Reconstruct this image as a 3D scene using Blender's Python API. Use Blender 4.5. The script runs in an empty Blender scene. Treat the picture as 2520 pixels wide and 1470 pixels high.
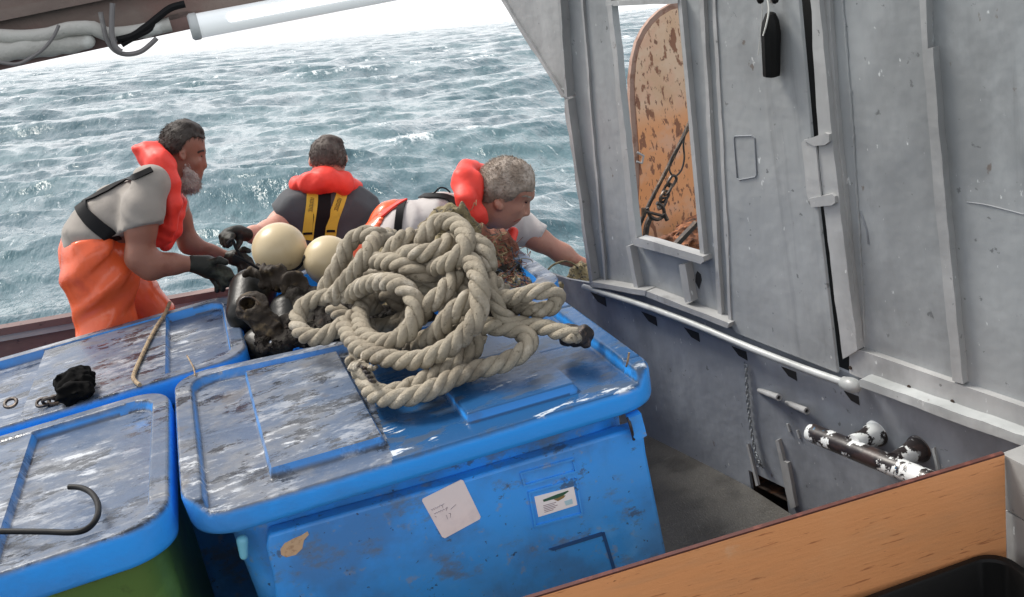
import bpy, bmesh, math, random
import numpy as np
from mathutils import Vector, Matrix
random.seed(7)
rng = np.random.default_rng(11)
sc = bpy.context.scene

# ------------------------------------------------------------------ camera, sky, sun, exposure
# The boat is modelled level (z = 0 is its deck, y runs outboard away from the camera) and rolled on the sea at the end.
F = 2500.0                      # focal length in the units of a 2520 x 1470 picture
def _rot(ax, ay, az):
    cx, cy, cz = math.cos(ax), math.cos(ay), math.cos(az); sx, sy, sz = math.sin(ax), math.sin(ay), math.sin(az)
    return (np.array([[cz,-sz,0],[sz,cz,0],[0,0,1]]) @ np.array([[1,0,0],[0,cx,-sx],[0,sx,cx]]) @ np.array([[cy,0,sy],[0,1,0],[-sy,0,cy]]))
_R = _rot(*[math.radians(a) for a in (18.774, -14.487, -11.972)])
M = np.column_stack([_R @ [1,0,0], _R @ [0,0,1], _R @ [0,-1,0]])     # boat -> camera (x right, y down, z forward)
CAM = np.array([0.0, 0.0, 1.96])
n_sea = Vector((0.1217, 0.0296, 0.9921)).normalized()
TILT = n_sea.rotation_difference(Vector((0,0,1))).to_matrix().to_4x4()  # boat -> world: the roll of the boat
cam_d = bpy.data.cameras.new('camera'); cam = bpy.data.objects.new('camera', cam_d); sc.collection.objects.link(cam)
cam_d.sensor_width = 36.0; cam_d.lens = 36.0 * F / 2520.0; cam_d.clip_start = 0.05; cam_d.clip_end = 20000
_c = M.T
_m = Matrix([[_c[0][0], -_c[0][1], -_c[0][2]], [_c[1][0], -_c[1][1], -_c[1][2]], [_c[2][0], -_c[2][1], -_c[2][2]]]).to_4x4()
_m.translation = Vector(CAM)
cam.matrix_world = TILT @ _m
sc.camera = cam
SUN_EL, SUN_AZ = math.radians(52), math.radians(-46)     # azimuth from +y towards +x
w = bpy.data.worlds.new('World'); sc.world = w; w.use_nodes = True
wn = w.node_tree; bg = wn.nodes['Background']
sky = wn.nodes.new('ShaderNodeTexSky'); sky.sky_type = 'NISHITA'; sky.sun_disc = False
sky.sun_elevation = SUN_EL; sky.sun_rotation = SUN_AZ; sky.dust_density = 4.0; sky.air_density = 1.0; sky.ozone_density = 1.0
hs = wn.nodes.new('ShaderNodeHueSaturation'); hs.inputs['Saturation'].default_value = 0.55
wn.links.new(sky.outputs[0], hs.inputs['Color'])
# broken overcast: pale cloud sheet over the clear sky
tc = wn.nodes.new('ShaderNodeTexCoord'); mp = wn.nodes.new('ShaderNodeMapping'); mp.inputs['Scale'].default_value = (1,1,4)
nz = wn.nodes.new('ShaderNodeTexNoise'); nz.inputs['Scale'].default_value = 2.2; nz.inputs['Detail'].default_value = 5
cr = wn.nodes.new('ShaderNodeValToRGB'); cr.color_ramp.elements[0].position = .38; cr.color_ramp.elements[1].position = .62
mx = wn.nodes.new('ShaderNodeMix'); mx.data_type = 'RGBA'; mx.inputs[7].default_value = (13.5, 13.6, 13.9, 1)
mf = wn.nodes.new('ShaderNodeMath'); mf.operation = 'MULTIPLY_ADD'; mf.inputs[1].default_value = .35; mf.inputs[2].default_value = .62
wn.links.new(tc.outputs['Generated'], mp.inputs[0]); wn.links.new(mp.outputs[0], nz.inputs['Vector']); wn.links.new(nz.outputs[0], cr.inputs[0])
sz = wn.nodes.new('ShaderNodeSeparateXYZ'); wn.links.new(tc.outputs['Generated'], sz.inputs[0]); zr_ = wn.nodes.new('ShaderNodeMapRange'); wn.links.new(sz.outputs[2], zr_.inputs[0])
zr_.inputs[1].default_value = .08; zr_.inputs[2].default_value = .75; zr_.inputs[3].default_value = 1.0; zr_.inputs[4].default_value = .42; mq = wn.nodes.new('ShaderNodeMath'); mq.operation = 'MULTIPLY'
wn.links.new(cr.outputs[0], mf.inputs[0]); wn.links.new(mf.outputs[0], mq.inputs[0]); wn.links.new(zr_.outputs[0], mq.inputs[1]); wn.links.new(mq.outputs[0], mx.inputs[0]); wn.links.new(hs.outputs[0], mx.inputs[6])
wn.links.new(mx.outputs[2], bg.inputs[0]); bg.inputs[1].default_value = 0.092
sd = bpy.data.lights.new('sun', 'SUN'); sun = bpy.data.objects.new('sun', sd); sc.collection.objects.link(sun)
sd.energy = 2.6; sd.angle = math.radians(18); sd.color = (1.0, .95, .87)
sun.rotation_euler = Vector((math.sin(SUN_AZ)*math.cos(SUN_EL), math.cos(SUN_AZ)*math.cos(SUN_EL), math.sin(SUN_EL))).to_track_quat('Z','Y').to_euler()
sc.view_settings.view_transform = 'Standard'; sc.view_settings.look = 'None'; sc.view_settings.exposure = 0.52
sc.render.engine = 'CYCLES'; sc.render.resolution_x = 1024; sc.render.resolution_y = 597

# ------------------------------------------------------------------ measuring helpers (camera rays onto real planes)
def ray(x, y): return M.T @ np.array([(x-1260)/F, (y-735)/F, 1.0])
def PZ(x, y, z): d = ray(x, y); return CAM + d*((z-CAM[2])/d[2])
def PY(x, y, Y): d = ray(x, y); return CAM + d*(Y/d[1])
W0 = np.array([1.411, 3.153, 0.0]); WA = math.radians(-12)
WU = np.array([math.sin(WA), math.cos(WA), 0]); WN = np.array([-WU[1], WU[0], 0])     # wall: forward direction, inboard normal
def PW(x, y, off=0.0):
    d = ray(x, y); return CAM + d*(((W0 + WN*off - CAM) @ WN)/(d @ WN))
def depth(p): return float((M @ (np.array(p)-CAM))[2])

# ------------------------------------------------------------------ materials
def lin(h):
    return tuple(((c/12.92) if c <= .04045 else ((c+.055)/1.055)**2.4) for c in [int(h[i:i+2],16)/255 for i in (0,2,4)])
def mat(name, base, rough=.5, metal=0.0, layers=(), bumps=(), coat=0.0, sheen=0.0, emit=0.0, up=None, spec=.5, sss=0.0, trans=0.0):
    m = bpy.data.materials.new(name); m.use_nodes = True; nt = m.node_tree; b = nt.nodes['Principled BSDF']; L = nt.links
    tc = nt.nodes.new('ShaderNodeTexCoord')
    def noise(sc_, det, stretch=(1,1,1), kind='noise', rgh=.55):
        mp = nt.nodes.new('ShaderNodeMapping'); mp.inputs['Scale'].default_value = stretch
        L.new(tc.outputs['Object'], mp.inputs[0])
        if kind == 'z':
            sz_ = nt.nodes.new('ShaderNodeSeparateXYZ'); L.new(tc.outputs['Object'], sz_.inputs[0]); return sz_.outputs[2]
        if kind == 'voronoi':
            n = nt.nodes.new('ShaderNodeTexVoronoi'); n.inputs['Scale'].default_value = sc_; L.new(mp.outputs[0], n.inputs['Vector']); return n.outputs['Distance']
        n = nt.nodes.new('ShaderNodeTexNoise'); n.inputs['Scale'].default_value = sc_; n.inputs['Detail'].default_value = det
        n.inputs['Roughness'].default_value = rgh; L.new(mp.outputs[0], n.inputs['Vector']); return n.outputs[0]
    def ramp(src, lo, hi):
        r = nt.nodes.new('ShaderNodeMapRange'); r.inputs[1].default_value = lo; r.inputs[2].default_value = hi; r.interpolation_type = 'SMOOTHSTEP'
        L.new(src, r.inputs[0]); return r.outputs[0]
    def upmask():
        g = nt.nodes.new('ShaderNodeTexCoord'); s = nt.nodes.new('ShaderNodeSeparateXYZ'); L.new(g.outputs['Normal'], s.inputs[0])
        return ramp(s.outputs[2], .12, .75)
    col = None; rg = None
    c0 = nt.nodes.new('ShaderNodeRGB'); c0.outputs[0].default_value = (*base, 1); col = c0.outputs[0]
    v0 = nt.nodes.new('ShaderNodeValue'); v0.outputs[0].default_value = rough; rg = v0.outputs[0]
    for ly in layers:
        f = ramp(noise(ly.get('s', 5), ly.get('d', 6), ly.get('st', (1,1,1)), ly.get('k','noise'), ly.get('rg', .6)), ly.get('lo', .5), ly.get('hi', .6))
        a = ly.get('a', 1.0)
        if 'm' in ly:
            f2 = ramp(noise(ly['m'][0], 3), ly['m'][1], ly['m'][2]); q = nt.nodes.new('ShaderNodeMath'); q.operation = 'MULTIPLY'; L.new(f, q.inputs[0]); L.new(f2, q.inputs[1]); f = q.outputs[0]
        if ly.get('up'):
            q = nt.nodes.new('ShaderNodeMath'); q.operation = 'MULTIPLY'; L.new(f, q.inputs[0]); L.new(upmask(), q.inputs[1]); f = q.outputs[0]
        q = nt.nodes.new('ShaderNodeMath'); q.operation = 'MULTIPLY'; L.new(f, q.inputs[0]); q.inputs[1].default_value = a; f = q.outputs[0]
        x = nt.nodes.new('ShaderNodeMix'); x.data_type = 'RGBA'; L.new(f, x.inputs[0]); L.new(col, x.inputs[6]); x.inputs[7].default_value = (*ly['c'], 1); col = x.outputs[2]
        if 'r' in ly:
            x = nt.nodes.new('ShaderNodeMix'); x.data_type = 'FLOAT'; L.new(f, x.inputs[0]); L.new(rg, x.inputs[2]); x.inputs[3].default_value = ly['r']; rg = x.outputs[0]
    L.new(col, b.inputs['Base Color']); L.new(rg, b.inputs['Roughness'])
    b.inputs['Metallic'].default_value = metal; b.inputs['Coat Weight'].default_value = coat; b.inputs['Coat Roughness'].default_value = .08
    b.inputs['Specular IOR Level'].default_value = spec
    b.inputs['Sheen Weight'].default_value = sheen
    if sss: b.inputs['Subsurface Weight'].default_value = sss; b.inputs['Subsurface Radius'].default_value = (.02,.008,.005); b.inputs['Subsurface Scale'].default_value = .3
    if emit: L.new(col, b.inputs['Emission Color']); b.inputs['Emission Strength'].default_value = emit
    nrm = None
    for bb in bumps:
        s_, st, dist = bb[:3]; stv = bb[3] if len(bb) > 3 else (1,1,1)
        bn = nt.nodes.new('ShaderNodeBump'); bn.inputs['Strength'].default_value = st; bn.inputs['Distance'].default_value = dist
        L.new(noise(s_, 5, stv), bn.inputs['Height'])
        if nrm is not None: L.new(nrm, bn.inputs['Normal'])
        nrm = bn.outputs[0]
    if nrm is not None: L.new(nrm, b.inputs['Normal'])
    return m

BLUE = (.030, .305, .86)
MT = {}
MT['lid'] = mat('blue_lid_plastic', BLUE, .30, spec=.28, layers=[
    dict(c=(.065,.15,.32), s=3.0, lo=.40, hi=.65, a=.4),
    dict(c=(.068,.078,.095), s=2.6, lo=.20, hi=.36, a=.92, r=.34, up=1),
    dict(c=(.17,.175,.185), s=3.2, st=(1,1.4,1), lo=.42, hi=.64, a=.8, r=.42, up=1, d=10, rg=.72),
    dict(c=(.40,.42,.45), s=7, st=(.9,2.0,1), lo=.50, hi=.62, a=.60, r=.22, up=1, d=12, rg=.76, m=(2.3,.40,.56)),  # this layer and the next: sky reflections painted as pale streaks
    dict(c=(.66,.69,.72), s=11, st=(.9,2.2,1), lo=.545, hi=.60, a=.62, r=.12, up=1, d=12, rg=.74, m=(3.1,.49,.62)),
    dict(c=(.016,.018,.022), s=6.5, st=(1,1.7,1), lo=.52, hi=.565, a=.82, r=.06, up=1, d=12, rg=.74, m=(3.7,.38,.52)),
    dict(c=(.10,.085,.07), s=5, lo=.60, hi=.68, a=.5, r=.5, up=1),
    dict(c=(.02,.05,.12), s=22, lo=.70, hi=.78, a=.6)],
    bumps=[(10,.4,.012,(.7,1.4,1)), (45,.35,.004)])
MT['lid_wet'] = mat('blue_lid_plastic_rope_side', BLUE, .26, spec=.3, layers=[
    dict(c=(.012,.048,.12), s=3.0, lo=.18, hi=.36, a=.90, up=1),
    dict(c=(.05,.07,.10), s=8, st=(1,2,1), lo=.5, hi=.62, a=.75, r=.35, up=1, d=10),
    dict(c=(.60,.65,.70), s=4.2, st=(.8,2.6,1), lo=.60, hi=.635, a=.85, r=.10, up=1, d=8, rg=.65)], bumps=[(20,.25,.008)])  # the white patches are sky reflection put into the colour
MT['tub'] = mat('blue_tub_plastic', BLUE, .42, layers=[
    dict(c=(.09,.30,.66), s=1.7, lo=.42, hi=.66, a=.6, d=9),
    dict(c=(.045,.17,.42), s=2.6, lo=.44, hi=.62, a=.75, d=8), dict(c=(.10,.15,.21), s=5, st=(1,1,1.6), lo=.53, hi=.64, a=.75, r=.6, d=12, rg=.7),
    dict(c=(.05,.07,.09), s=9, st=(1,1,1.4), lo=.60, hi=.64, a=.7, r=.7, d=12, rg=.72), dict(c=(.22,.27,.31), s=26, lo=.60, hi=.70, a=.5), dict(c=(.10,.42,.95), s=4, lo=.60, hi=.70, a=.5), dict(c=(.02,.03,.06), s=55, lo=.66, hi=.70, a=.85)],
    bumps=[(40,.14,.004), (6,.2,.02)])
MT['tub_line'] = mat('groove_shade_blue', (.010,.075,.24), .5)  # shade of the slot recess, painted as a darker blue strip
MT['matte_black'] = mat('matte_black_rubber', (.004,.004,.004), .85, spec=.06, bumps=[(60,.3,.004)])
MT['green'] = mat('green_tub_plastic', (.060,.140,.033), .42, layers=[dict(c=(.11,.25,.06), s=8, lo=.5, hi=.7, a=.7), dict(c=(.02,.05,.015), s=20, lo=.6, hi=.75, a=.7)], bumps=[(40,.15,.004)])
def steel(name, c, r=.42):
    k = lambda f: tuple(min(1,x*f) for x in c)
    return mat(name, c, r, layers=[dict(c=k(.60), s=1.9, st=(1,1,.6), lo=.42, hi=.66, a=.75, d=9), dict(c=k(1.25), s=3.1, st=(1,1,.7), lo=.55, hi=.70, a=.5, d=9), dict(c=k(1.18), s=5, st=(1,1,.35), lo=.5, hi=.7, a=.5),
        dict(c=k(.45), s=1.3, st=(7,7,.5), lo=.60, hi=.78, a=.55, d=8), dict(c=(.16,.11,.08), s=2.2, st=(9,9,.6), lo=.70, hi=.80, a=.6, d=6),
        dict(c=(.66,.68,.68), s=40, st=(1,1,.5), lo=.675, hi=.72, a=.8, r=.2), dict(c=k(.35), s=28, lo=.66, hi=.70, a=.8), dict(c=(.11,.075,.055), s=15, st=(1,1,.6), lo=.69, hi=.73, a=.7, r=.8)],
        bumps=[(1.5,.5,.06), (5,.14,.012), (34,.18,.003)])
MT['wall'] = steel('grey_painted_steel', (.30,.315,.322), .42)
MT['wall_light'] = steel('pale_grey_painted_steel', (.36,.365,.365), .40)
MT['wall_dull'] = steel('dark_grey_painted_steel', (.20,.215,.235), .5)
MT['bulwark'] = steel('blue_grey_bulwark_paint', (.25,.27,.30), .46)
MT['rail'] = steel('white_grey_rail_paint', (.42,.44,.44), .34)
MT['black'] = mat('black_plastic', (.006,.006,.006), .5, spec=.18, bumps=[(60,.2,.003)])
MT['dark'] = mat('dark_gap', (.012,.011,.011), .7)
MT['hole'] = mat('rusty_dark_opening', (.03,.018,.012), .8, layers=[dict(c=(.12,.05,.02), s=18, lo=.5, hi=.65)])
MT['deck'] = mat('wet_dark_deck', (.075,.072,.066), .42, layers=[dict(c=(.13,.125,.11), s=90, lo=.52, hi=.68, a=.6), dict(c=(.035,.033,.03), s=6, lo=.45, hi=.65, a=.7, r=.22), dict(c=(.22,.19,.14), s=220, lo=.68, hi=.74, a=.7)], bumps=[(160,.5,.004), (30,.2,.006)])
MT['wood'] = mat('varnished_plywood', (.70,.305,.125), .40, layers=[dict(c=(.58,.28,.13), s=3.5, st=(1,1,6), lo=.45, hi=.75, a=.8), dict(c=(.74,.40,.20), s=2.4, lo=.5, hi=.75, a=.6),
    dict(c=(.28,.09,.035), s=12, st=(1,1,9), lo=.60, hi=.70, a=.7), dict(c=(.14,.05,.025), s=34, st=(1,1,3.5), lo=.69, hi=.73, a=.9), dict(c=(.66,.42,.26), s=6, lo=.62, hi=.7, a=.6)], bumps=[(14,.25,.004,(1,1,9)), (120,.1,.002)], coat=.2)
MT['wood_edge'] = mat('plywood_edge', (.075,.022,.016), .5, layers=[dict(c=(.15,.045,.03), s=30, lo=.5, hi=.7)])
MT['rope'] = mat('weathered_rope_fibre', (.33,.29,.225), .85, layers=[dict(c=(.19,.16,.12), s=9, lo=.45, hi=.68, a=.7), dict(c=(.55,.50,.42), s=16, lo=.52, hi=.70, a=.6), dict(c=(.11,.09,.06), s=60, lo=.60, hi=.68, a=.75, d=10), dict(c=(.12,.10,.075), s=5, lo=.56, hi=.68, a=.6)], bumps=[(260,.9,.004), (80,.6,.006)], spec=.25)
MT['tan_cord'] = mat('tan_cord', (.30,.22,.13), .8, layers=[dict(c=(.16,.11,.07), s=60, lo=.5, hi=.6)], bumps=[(200,.5,.003)])
MT['rope_end'] = mat('melted_rope_end', (.02,.014,.012), .55, layers=[dict(c=(.12,.08,.06), s=50, lo=.55, hi=.65)], bumps=[(60,.8,.008)])
MT['float'] = mat('cream_float_plastic', (.52,.42,.26), .34, layers=[dict(c=(.45,.34,.18), s=7, lo=.45, hi=.7, a=.6), dict(c=(.30,.21,.10), s=30, st=(1,1,.5), lo=.66, hi=.74, a=.6)], bumps=[(30,.06,.004)], sss=.0)
MT['blackfloat'] = mat('wet_black_rubber', (.006,.006,.005), .36, spec=.25, layers=[dict(c=(.045,.033,.018), s=8, lo=.5, hi=.7, a=.8, r=.5)], bumps=[(20,.25,.01)])
MT['weed'] = mat('brown_weathered_webbing', (.022,.015,.009), .62, spec=.25, layers=[dict(c=(.10,.07,.035), s=22, lo=.52, hi=.68, a=.8), dict(c=(.02,.013,.008), s=40, lo=.55, hi=.7)], bumps=[(70,.7,.006)])
MT['net_red'] = mat('red_brown_netting', (.17,.055,.030), .75, layers=[dict(c=(.30,.11,.06), s=30, lo=.5, hi=.7), dict(c=(.05,.02,.012), s=50, lo=.5, hi=.65)], bumps=[(60,.8,.008)])
MT['net_olive'] = mat('olive_netting', (.16,.125,.06), .75, layers=[dict(c=(.32,.26,.14), s=30, lo=.5, hi=.7), dict(c=(.03,.03,.03), s=50, lo=.5, hi=.65)], bumps=[(60,.8,.008)])
MT['net_dark'] = mat('dark_wet_netting', (.012,.009,.007), .7, spec=.15, layers=[dict(c=(.09,.035,.025), s=24, lo=.60, hi=.72), dict(c=(.03,.027,.02), s=50, lo=.5, hi=.65)], bumps=[(60,.8,.008)])
MT['net_blue'] = mat('dark_blue_twine', (.03,.06,.10), .7)
def cloth(name, c, r=.8, k=1.25, f=.7):
    return mat(name, c, r, layers=[dict(c=tuple(min(1,x*k) for x in c), s=6, lo=.5, hi=.7, a=.6), dict(c=tuple(x*f for x in c), s=13, lo=.55, hi=.72, a=.6)], bumps=[(24,.3,.006,(1,.8,.5)), (300,.2,.001)], sheen=.1, spec=.3)
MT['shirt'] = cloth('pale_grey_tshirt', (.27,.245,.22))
MT['shirt_white'] = cloth('off_white_tshirt', (.44,.41,.40))
MT['shirt_dark'] = cloth('charcoal_tshirt', (.065,.070,.078))
MT['orange'] = mat('orange_oilskin', (.80,.125,.04), .24, layers=[dict(c=(.50,.060,.025), s=5, lo=.5, hi=.7, a=.7), dict(c=(.85,.25,.12), s=9, lo=.6, hi=.72, a=.5)], bumps=[(14,.35,.012,(1.2,1,.6))])
MT['jacket'] = mat('red_lifejacket_fabric', (.80,.045,.028), .55, layers=[dict(c=(.62,.025,.02), s=9, lo=.5, hi=.7, a=.6)], bumps=[(26,.4,.008)])
MT['hivis'] = mat('orange_patch', (.95,.16,.02), .5)
MT['strap'] = mat('black_webbing', (.007,.007,.008), .7, spec=.2, bumps=[(150,.3,.002)])
MT['yellow'] = mat('yellow_webbing', (.66,.47,.045), .65, layers=[dict(c=(.48,.34,.05), s=30, lo=.5, hi=.7, a=.5)], bumps=[(150,.3,.002)])
MT['ink'] = mat('faded_print', (.17,.12,.03), .7)
def skinm(name, c):
    return mat(name, c, .50, layers=[dict(c=(c[0]*.75,c[1]*.55,c[2]*.5), s=14, lo=.5, hi=.7, a=.6), dict(c=(min(1,c[0]*1.15),c[1]*1.1,c[2]*1.05), s=30, lo=.55, hi=.7, a=.5)], bumps=[(60,.25,.004)], sss=.12)
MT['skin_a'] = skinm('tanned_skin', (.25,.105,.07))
MT['skin_b'] = skinm('fair_skin', (.55,.29,.22))
MT['skin_c'] = skinm('ruddy_skin', (.40,.195,.14))
def hairm(name, c, c2):
    return mat(name, c, .7, layers=[dict(c=c2, s=22, lo=.42, hi=.66, a=.75), dict(c=tuple(x*.6 for x in c), s=40, lo=.52, hi=.68, a=.5)], bumps=[(130,.5,.004,(1,1,.35))])
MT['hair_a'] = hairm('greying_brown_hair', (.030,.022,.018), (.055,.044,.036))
MT['hair_b'] = hairm('short_brown_hair', (.065,.047,.040), (.11,.09,.075))
MT['hair_c'] = hairm('sandy_grey_hair', (.25,.20,.16), (.45,.39,.34))
MT['hair_c2'] = hairm('dark_side_hair', (.085,.066,.055), (.15,.12,.10))
MT['beard'] = hairm('grey_beard', (.42,.36,.33), (.60,.55,.52))
MT['glove'] = mat('dark_wet_glove', (.012,.013,.010), .5, spec=.3, layers=[dict(c=(.05,.055,.04), s=20, lo=.5, hi=.7)], bumps=[(50,.5,.006)])
MT['eye'] = mat('dark_eye', (.02,.015,.012), .2)
MT['lip'] = mat('lips', (.30,.09,.07), .5)
MT['beam'] = mat('brown_stained_beam', (.15,.11,.095), .7, layers=[dict(c=(.25,.20,.17), s=5, st=(.5,1,1.5), lo=.45, hi=.7, a=.8), dict(c=(.20,.09,.075), s=3, lo=.55, hi=.7, a=.7), dict(c=(.05,.04,.035), s=16, st=(.4,1,1.5), lo=.58, hi=.70, a=.8)], bumps=[(12,.5,.012), (50,.4,.005)])
MT['lagging'] = mat('grey_white_lagging', (.44,.43,.40), .75, layers=[dict(c=(.28,.26,.24), s=9, lo=.5, hi=.7, a=.7), dict(c=(.60,.60,.57), s=14, lo=.55, hi=.7)], bumps=[(20,.6,.012), (60,.4,.005)])
MT['hose'] = mat('dull_grey_hose', (.16,.15,.15), .5, layers=[dict(c=(.32,.31,.29), s=14, lo=.5, hi=.65)])
MT['diffuser'] = mat('lamp_diffuser', (.80,.83,.84), .3, emit=.22)
MT['tube'] = mat('lit_tube', (1,1,1), .3, emit=2.2)
MT['cap'] = mat('grey_lamp_end', (.50,.52,.52), .4)
MT['trawl'] = mat('worn_orange_steel', (.74,.52,.36), .6, layers=[dict(c=(.62,.36,.20), s=3, lo=.45, hi=.65, a=.7), dict(c=(.80,.30,.09), k='z', lo=1.16, hi=.98, a=.75), dict(c=(.72,.42,.28), s=4, lo=.50, hi=.62, a=.75),
    dict(c=(.27,.12,.07), s=15, st=(1.5,1,.6), lo=.555, hi=.60, a=.95, r=.85, d=8), dict(c=(.20,.09,.06), s=40, st=(1.4,1,.6), lo=.60, hi=.63, a=.9, r=.85)], bumps=[(17,.3,.006)])
MT['trawl_rim'] = mat('rust_brown_rim', (.34,.22,.17), .7, layers=[dict(c=(.24,.13,.09), s=20, lo=.5, hi=.65)], bumps=[(30,.4,.005)])
MT['rust'] = mat('rusty_iron', (.17,.065,.03), .8, layers=[dict(c=(.36,.14,.06), s=20, lo=.5, hi=.65), dict(c=(.04,.02,.015), s=34, lo=.5, hi=.65)], bumps=[(40,.7,.008)])
MT['iron'] = mat('dark_wet_iron', (.045,.035,.03), .4, metal=.4, layers=[dict(c=(.13,.09,.06), s=30, lo=.5, hi=.65)], bumps=[(60,.4,.004)])
MT['greychain'] = mat('painted_grey_chain', (.20,.22,.235), .45, bumps=[(60,.3,.003)])
MT['bitt'] = mat('chipped_white_and_black_paint', (.66,.69,.69), .36, layers=[dict(c=(.020,.016,.016), s=13, lo=.465, hi=.48, a=1, d=10, rg=.68), dict(c=(.05,.03,.025), s=12, lo=.57, hi=.60, a=.6), dict(c=(.03,.12,.22), s=38, lo=.70, hi=.72, a=.9)], bumps=[(9,.6,.006)])
MT['gunwale'] = mat('red_brown_gunwale_paint', (.13,.075,.07), .6, layers=[dict(c=(.24,.15,.13), s=9, st=(.3,1,1), lo=.5, hi=.7), dict(c=(.05,.03,.03), s=30, lo=.6, hi=.7)], bumps=[(30,.3,.004)])
MT['greywhite'] = steel('white_grey_blocks', (.27,.27,.265), .5)
MT['paper'] = mat('crinkled_paper', (.66,.64,.67), .7, layers=[dict(c=(.54,.52,.56), s=14, lo=.5, hi=.7, a=.6)], bumps=[(16,.35,.006)])
MT['sticker'] = mat('white_sticker', (.70,.76,.82), .35)
MT['print_green'] = mat('dark_green_print', (.02,.10,.07), .5)
MT['print_brown'] = mat('olive_brown_print', (.22,.17,.08), .5)
MT['print_grey'] = mat('grey_print', (.22,.20,.26), .6)
MT['print_pale'] = mat('pale_blue_print', (.35,.58,.70), .5)
MT['tan'] = mat('torn_tan_label_residue', (.46,.34,.22), .8, layers=[dict(c=(.30,.20,.12), s=60, lo=.5, hi=.65)])
MT['cyan'] = mat('pale_cyan_plug', (.16,.50,.68), .4)
MT['white_cord'] = mat('white_cord', (.62,.62,.58), .7)

# ------------------------------------------------------------------ mesh helpers
ALL = []
def link(name, V, Fc, material, parent=None, smooth=True, auto=None):
    V = np.asarray(V, float)
    if parent is not None: org = np.array(parent['_org'])
    else: org = np.array([V[:,0].mean(), V[:,1].mean(), V[:,2].min()])
    me = bpy.data.meshes.new(name); me.from_pydata((V-org).tolist(), [], [list(map(int,f)) for f in Fc]); me.validate(); me.update()
    if smooth: me.polygons.foreach_set('use_smooth', [True]*len(me.polygons))
    if auto: me.set_sharp_from_angle(angle=math.radians(auto))
    me.materials.append(MT[material] if isinstance(material, str) else material)
    o = bpy.data.objects.new(name, me); sc.collection.objects.link(o)
    if parent is not None:
        o.parent = parent; o.matrix_parent_inverse = Matrix.Identity(4)
        if parent.type == 'MESH' or parent.parent is not None:
            pass
        o['_org'] = list(org)
    else: o.location = org.tolist(); o['_org'] = org.tolist()
    ALL.append(o); return o
def thing(name, label, cat, loc, group=None):
    o = bpy.data.objects.new(name, None); sc.collection.objects.link(o); o.location = [float(a) for a in loc]; o.empty_display_size = .1
    o['_org'] = [float(a) for a in loc]; o['label'] = label; o['category'] = cat
    if group: o['group'] = group
    ALL.append(o); return o
def tag(o, label, cat, group=None, kind=None):
    if kind: o['kind'] = kind
    if label: o['label'] = label
    if cat: o['category'] = cat
    if group: o['group'] = group
    return o
class MB:
    def __init__(s): s.V = []; s.F = []
    def add(s, V, Fc):
        b = len(s.V); s.V += [tuple(float(c) for c in v) for v in V]; s.F += [tuple(int(i)+b for i in f) for f in Fc]; return s
    def prism(s, poly, vec):
        n = len(poly); vec = np.array(vec); P = [np.array(p) for p in poly]
        return s.add(P + [p+vec for p in P], [tuple(range(n))[::-1], tuple(range(n, 2*n))] + [(i, (i+1) % n, (i+1) % n + n, i+n) for i in range(n)])
    def box(s, a, b, bev=0.0):
        (x0,y0,z0),(x1,y1,z1) = a, b
        if bev <= 0: return s.prism([(x0,y0,z0),(x1,y0,z0),(x1,y1,z0),(x0,y1,z0)], (0,0,z1-z0))
        bm = bmesh.new(); bmesh.ops.create_cube(bm, size=1)
        for v in bm.verts: v.co = ((x0+x1)/2+v.co.x*(x1-x0), (y0+y1)/2+v.co.y*(y1-y0), (z0+z1)/2+v.co.z*(z1-z0))
        bmesh.ops.bevel(bm, geom=bm.edges[:], offset=bev, segments=2, affect='EDGES', profile=.7)
        bm.verts.index_update(); r = s.add([v.co[:] for v in bm.verts], [[v.index for v in f.verts] for f in bm.faces]); bm.free(); return r
    def tube(s, pts, r, n=8, closed=False, flat=1.0):
        P = [np.array(p, float) for p in pts]; m = len(P); rs = r if hasattr(r, '__len__') else [r]*m
        T = [];
        for i in range(m):
            a = P[(i-1) % m] if closed else P[max(i-1, 0)]; b = P[(i+1) % m] if closed else P[min(i+1, m-1)]
            d = b-a; T.append(d/(np.linalg.norm(d)+1e-12))
        up = np.array([0,0,1.0]) if abs(T[0][2]) < .9 else np.array([1.0,0,0])
        N = np.cross(T[0], up); N /= np.linalg.norm(N); V = []
        for i in range(m):
            N = N - T[i]*(N@T[i]); N /= np.linalg.norm(N)+1e-12; B = np.cross(T[i], N)
            for k in range(n):
                a = 2*math.pi*k/n; V.append(P[i] + (N*math.cos(a)+B*math.sin(a)*flat)*rs[i])
        Fc = []
        for i in range(m if closed else m-1):
            j = (i+1) % m
            for k in range(n): Fc.append((i*n+k, i*n+(k+1) % n, j*n+(k+1) % n, j*n+k))
        if not closed: Fc += [tuple(range(n))[::-1], tuple((m-1)*n+k for k in range(n))]
        return s.add(V, Fc)
    def lathe(s, c, axis, prof, n=24, x=None):
        ax = np.array(axis, float); ax /= np.linalg.norm(ax); u = np.cross(ax, [0,0,1.0] if abs(ax[2]) < .9 else [1.0,0,0]); u /= np.linalg.norm(u); v = np.cross(ax, u)
        V = [np.array(c) + ax*h + (u*math.cos(2*math.pi*k/n)+v*math.sin(2*math.pi*k/n))*r for (r, h) in prof for k in range(n)]
        Fc = [(i*n+k, i*n+(k+1) % n, (i+1)*n+(k+1) % n, (i+1)*n+k) for i in range(len(prof)-1) for k in range(n)]
        Fc += [tuple(range(n))[::-1], tuple((len(prof)-1)*n+k for k in range(n))]
        return s.add(V, Fc)
    def build(s, name, material, parent=None, smooth=True, auto=40):
        if not s.V: print('EMPTY', name); return None
        return link(name, s.V, s.F, material, parent, smooth, auto)
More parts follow.
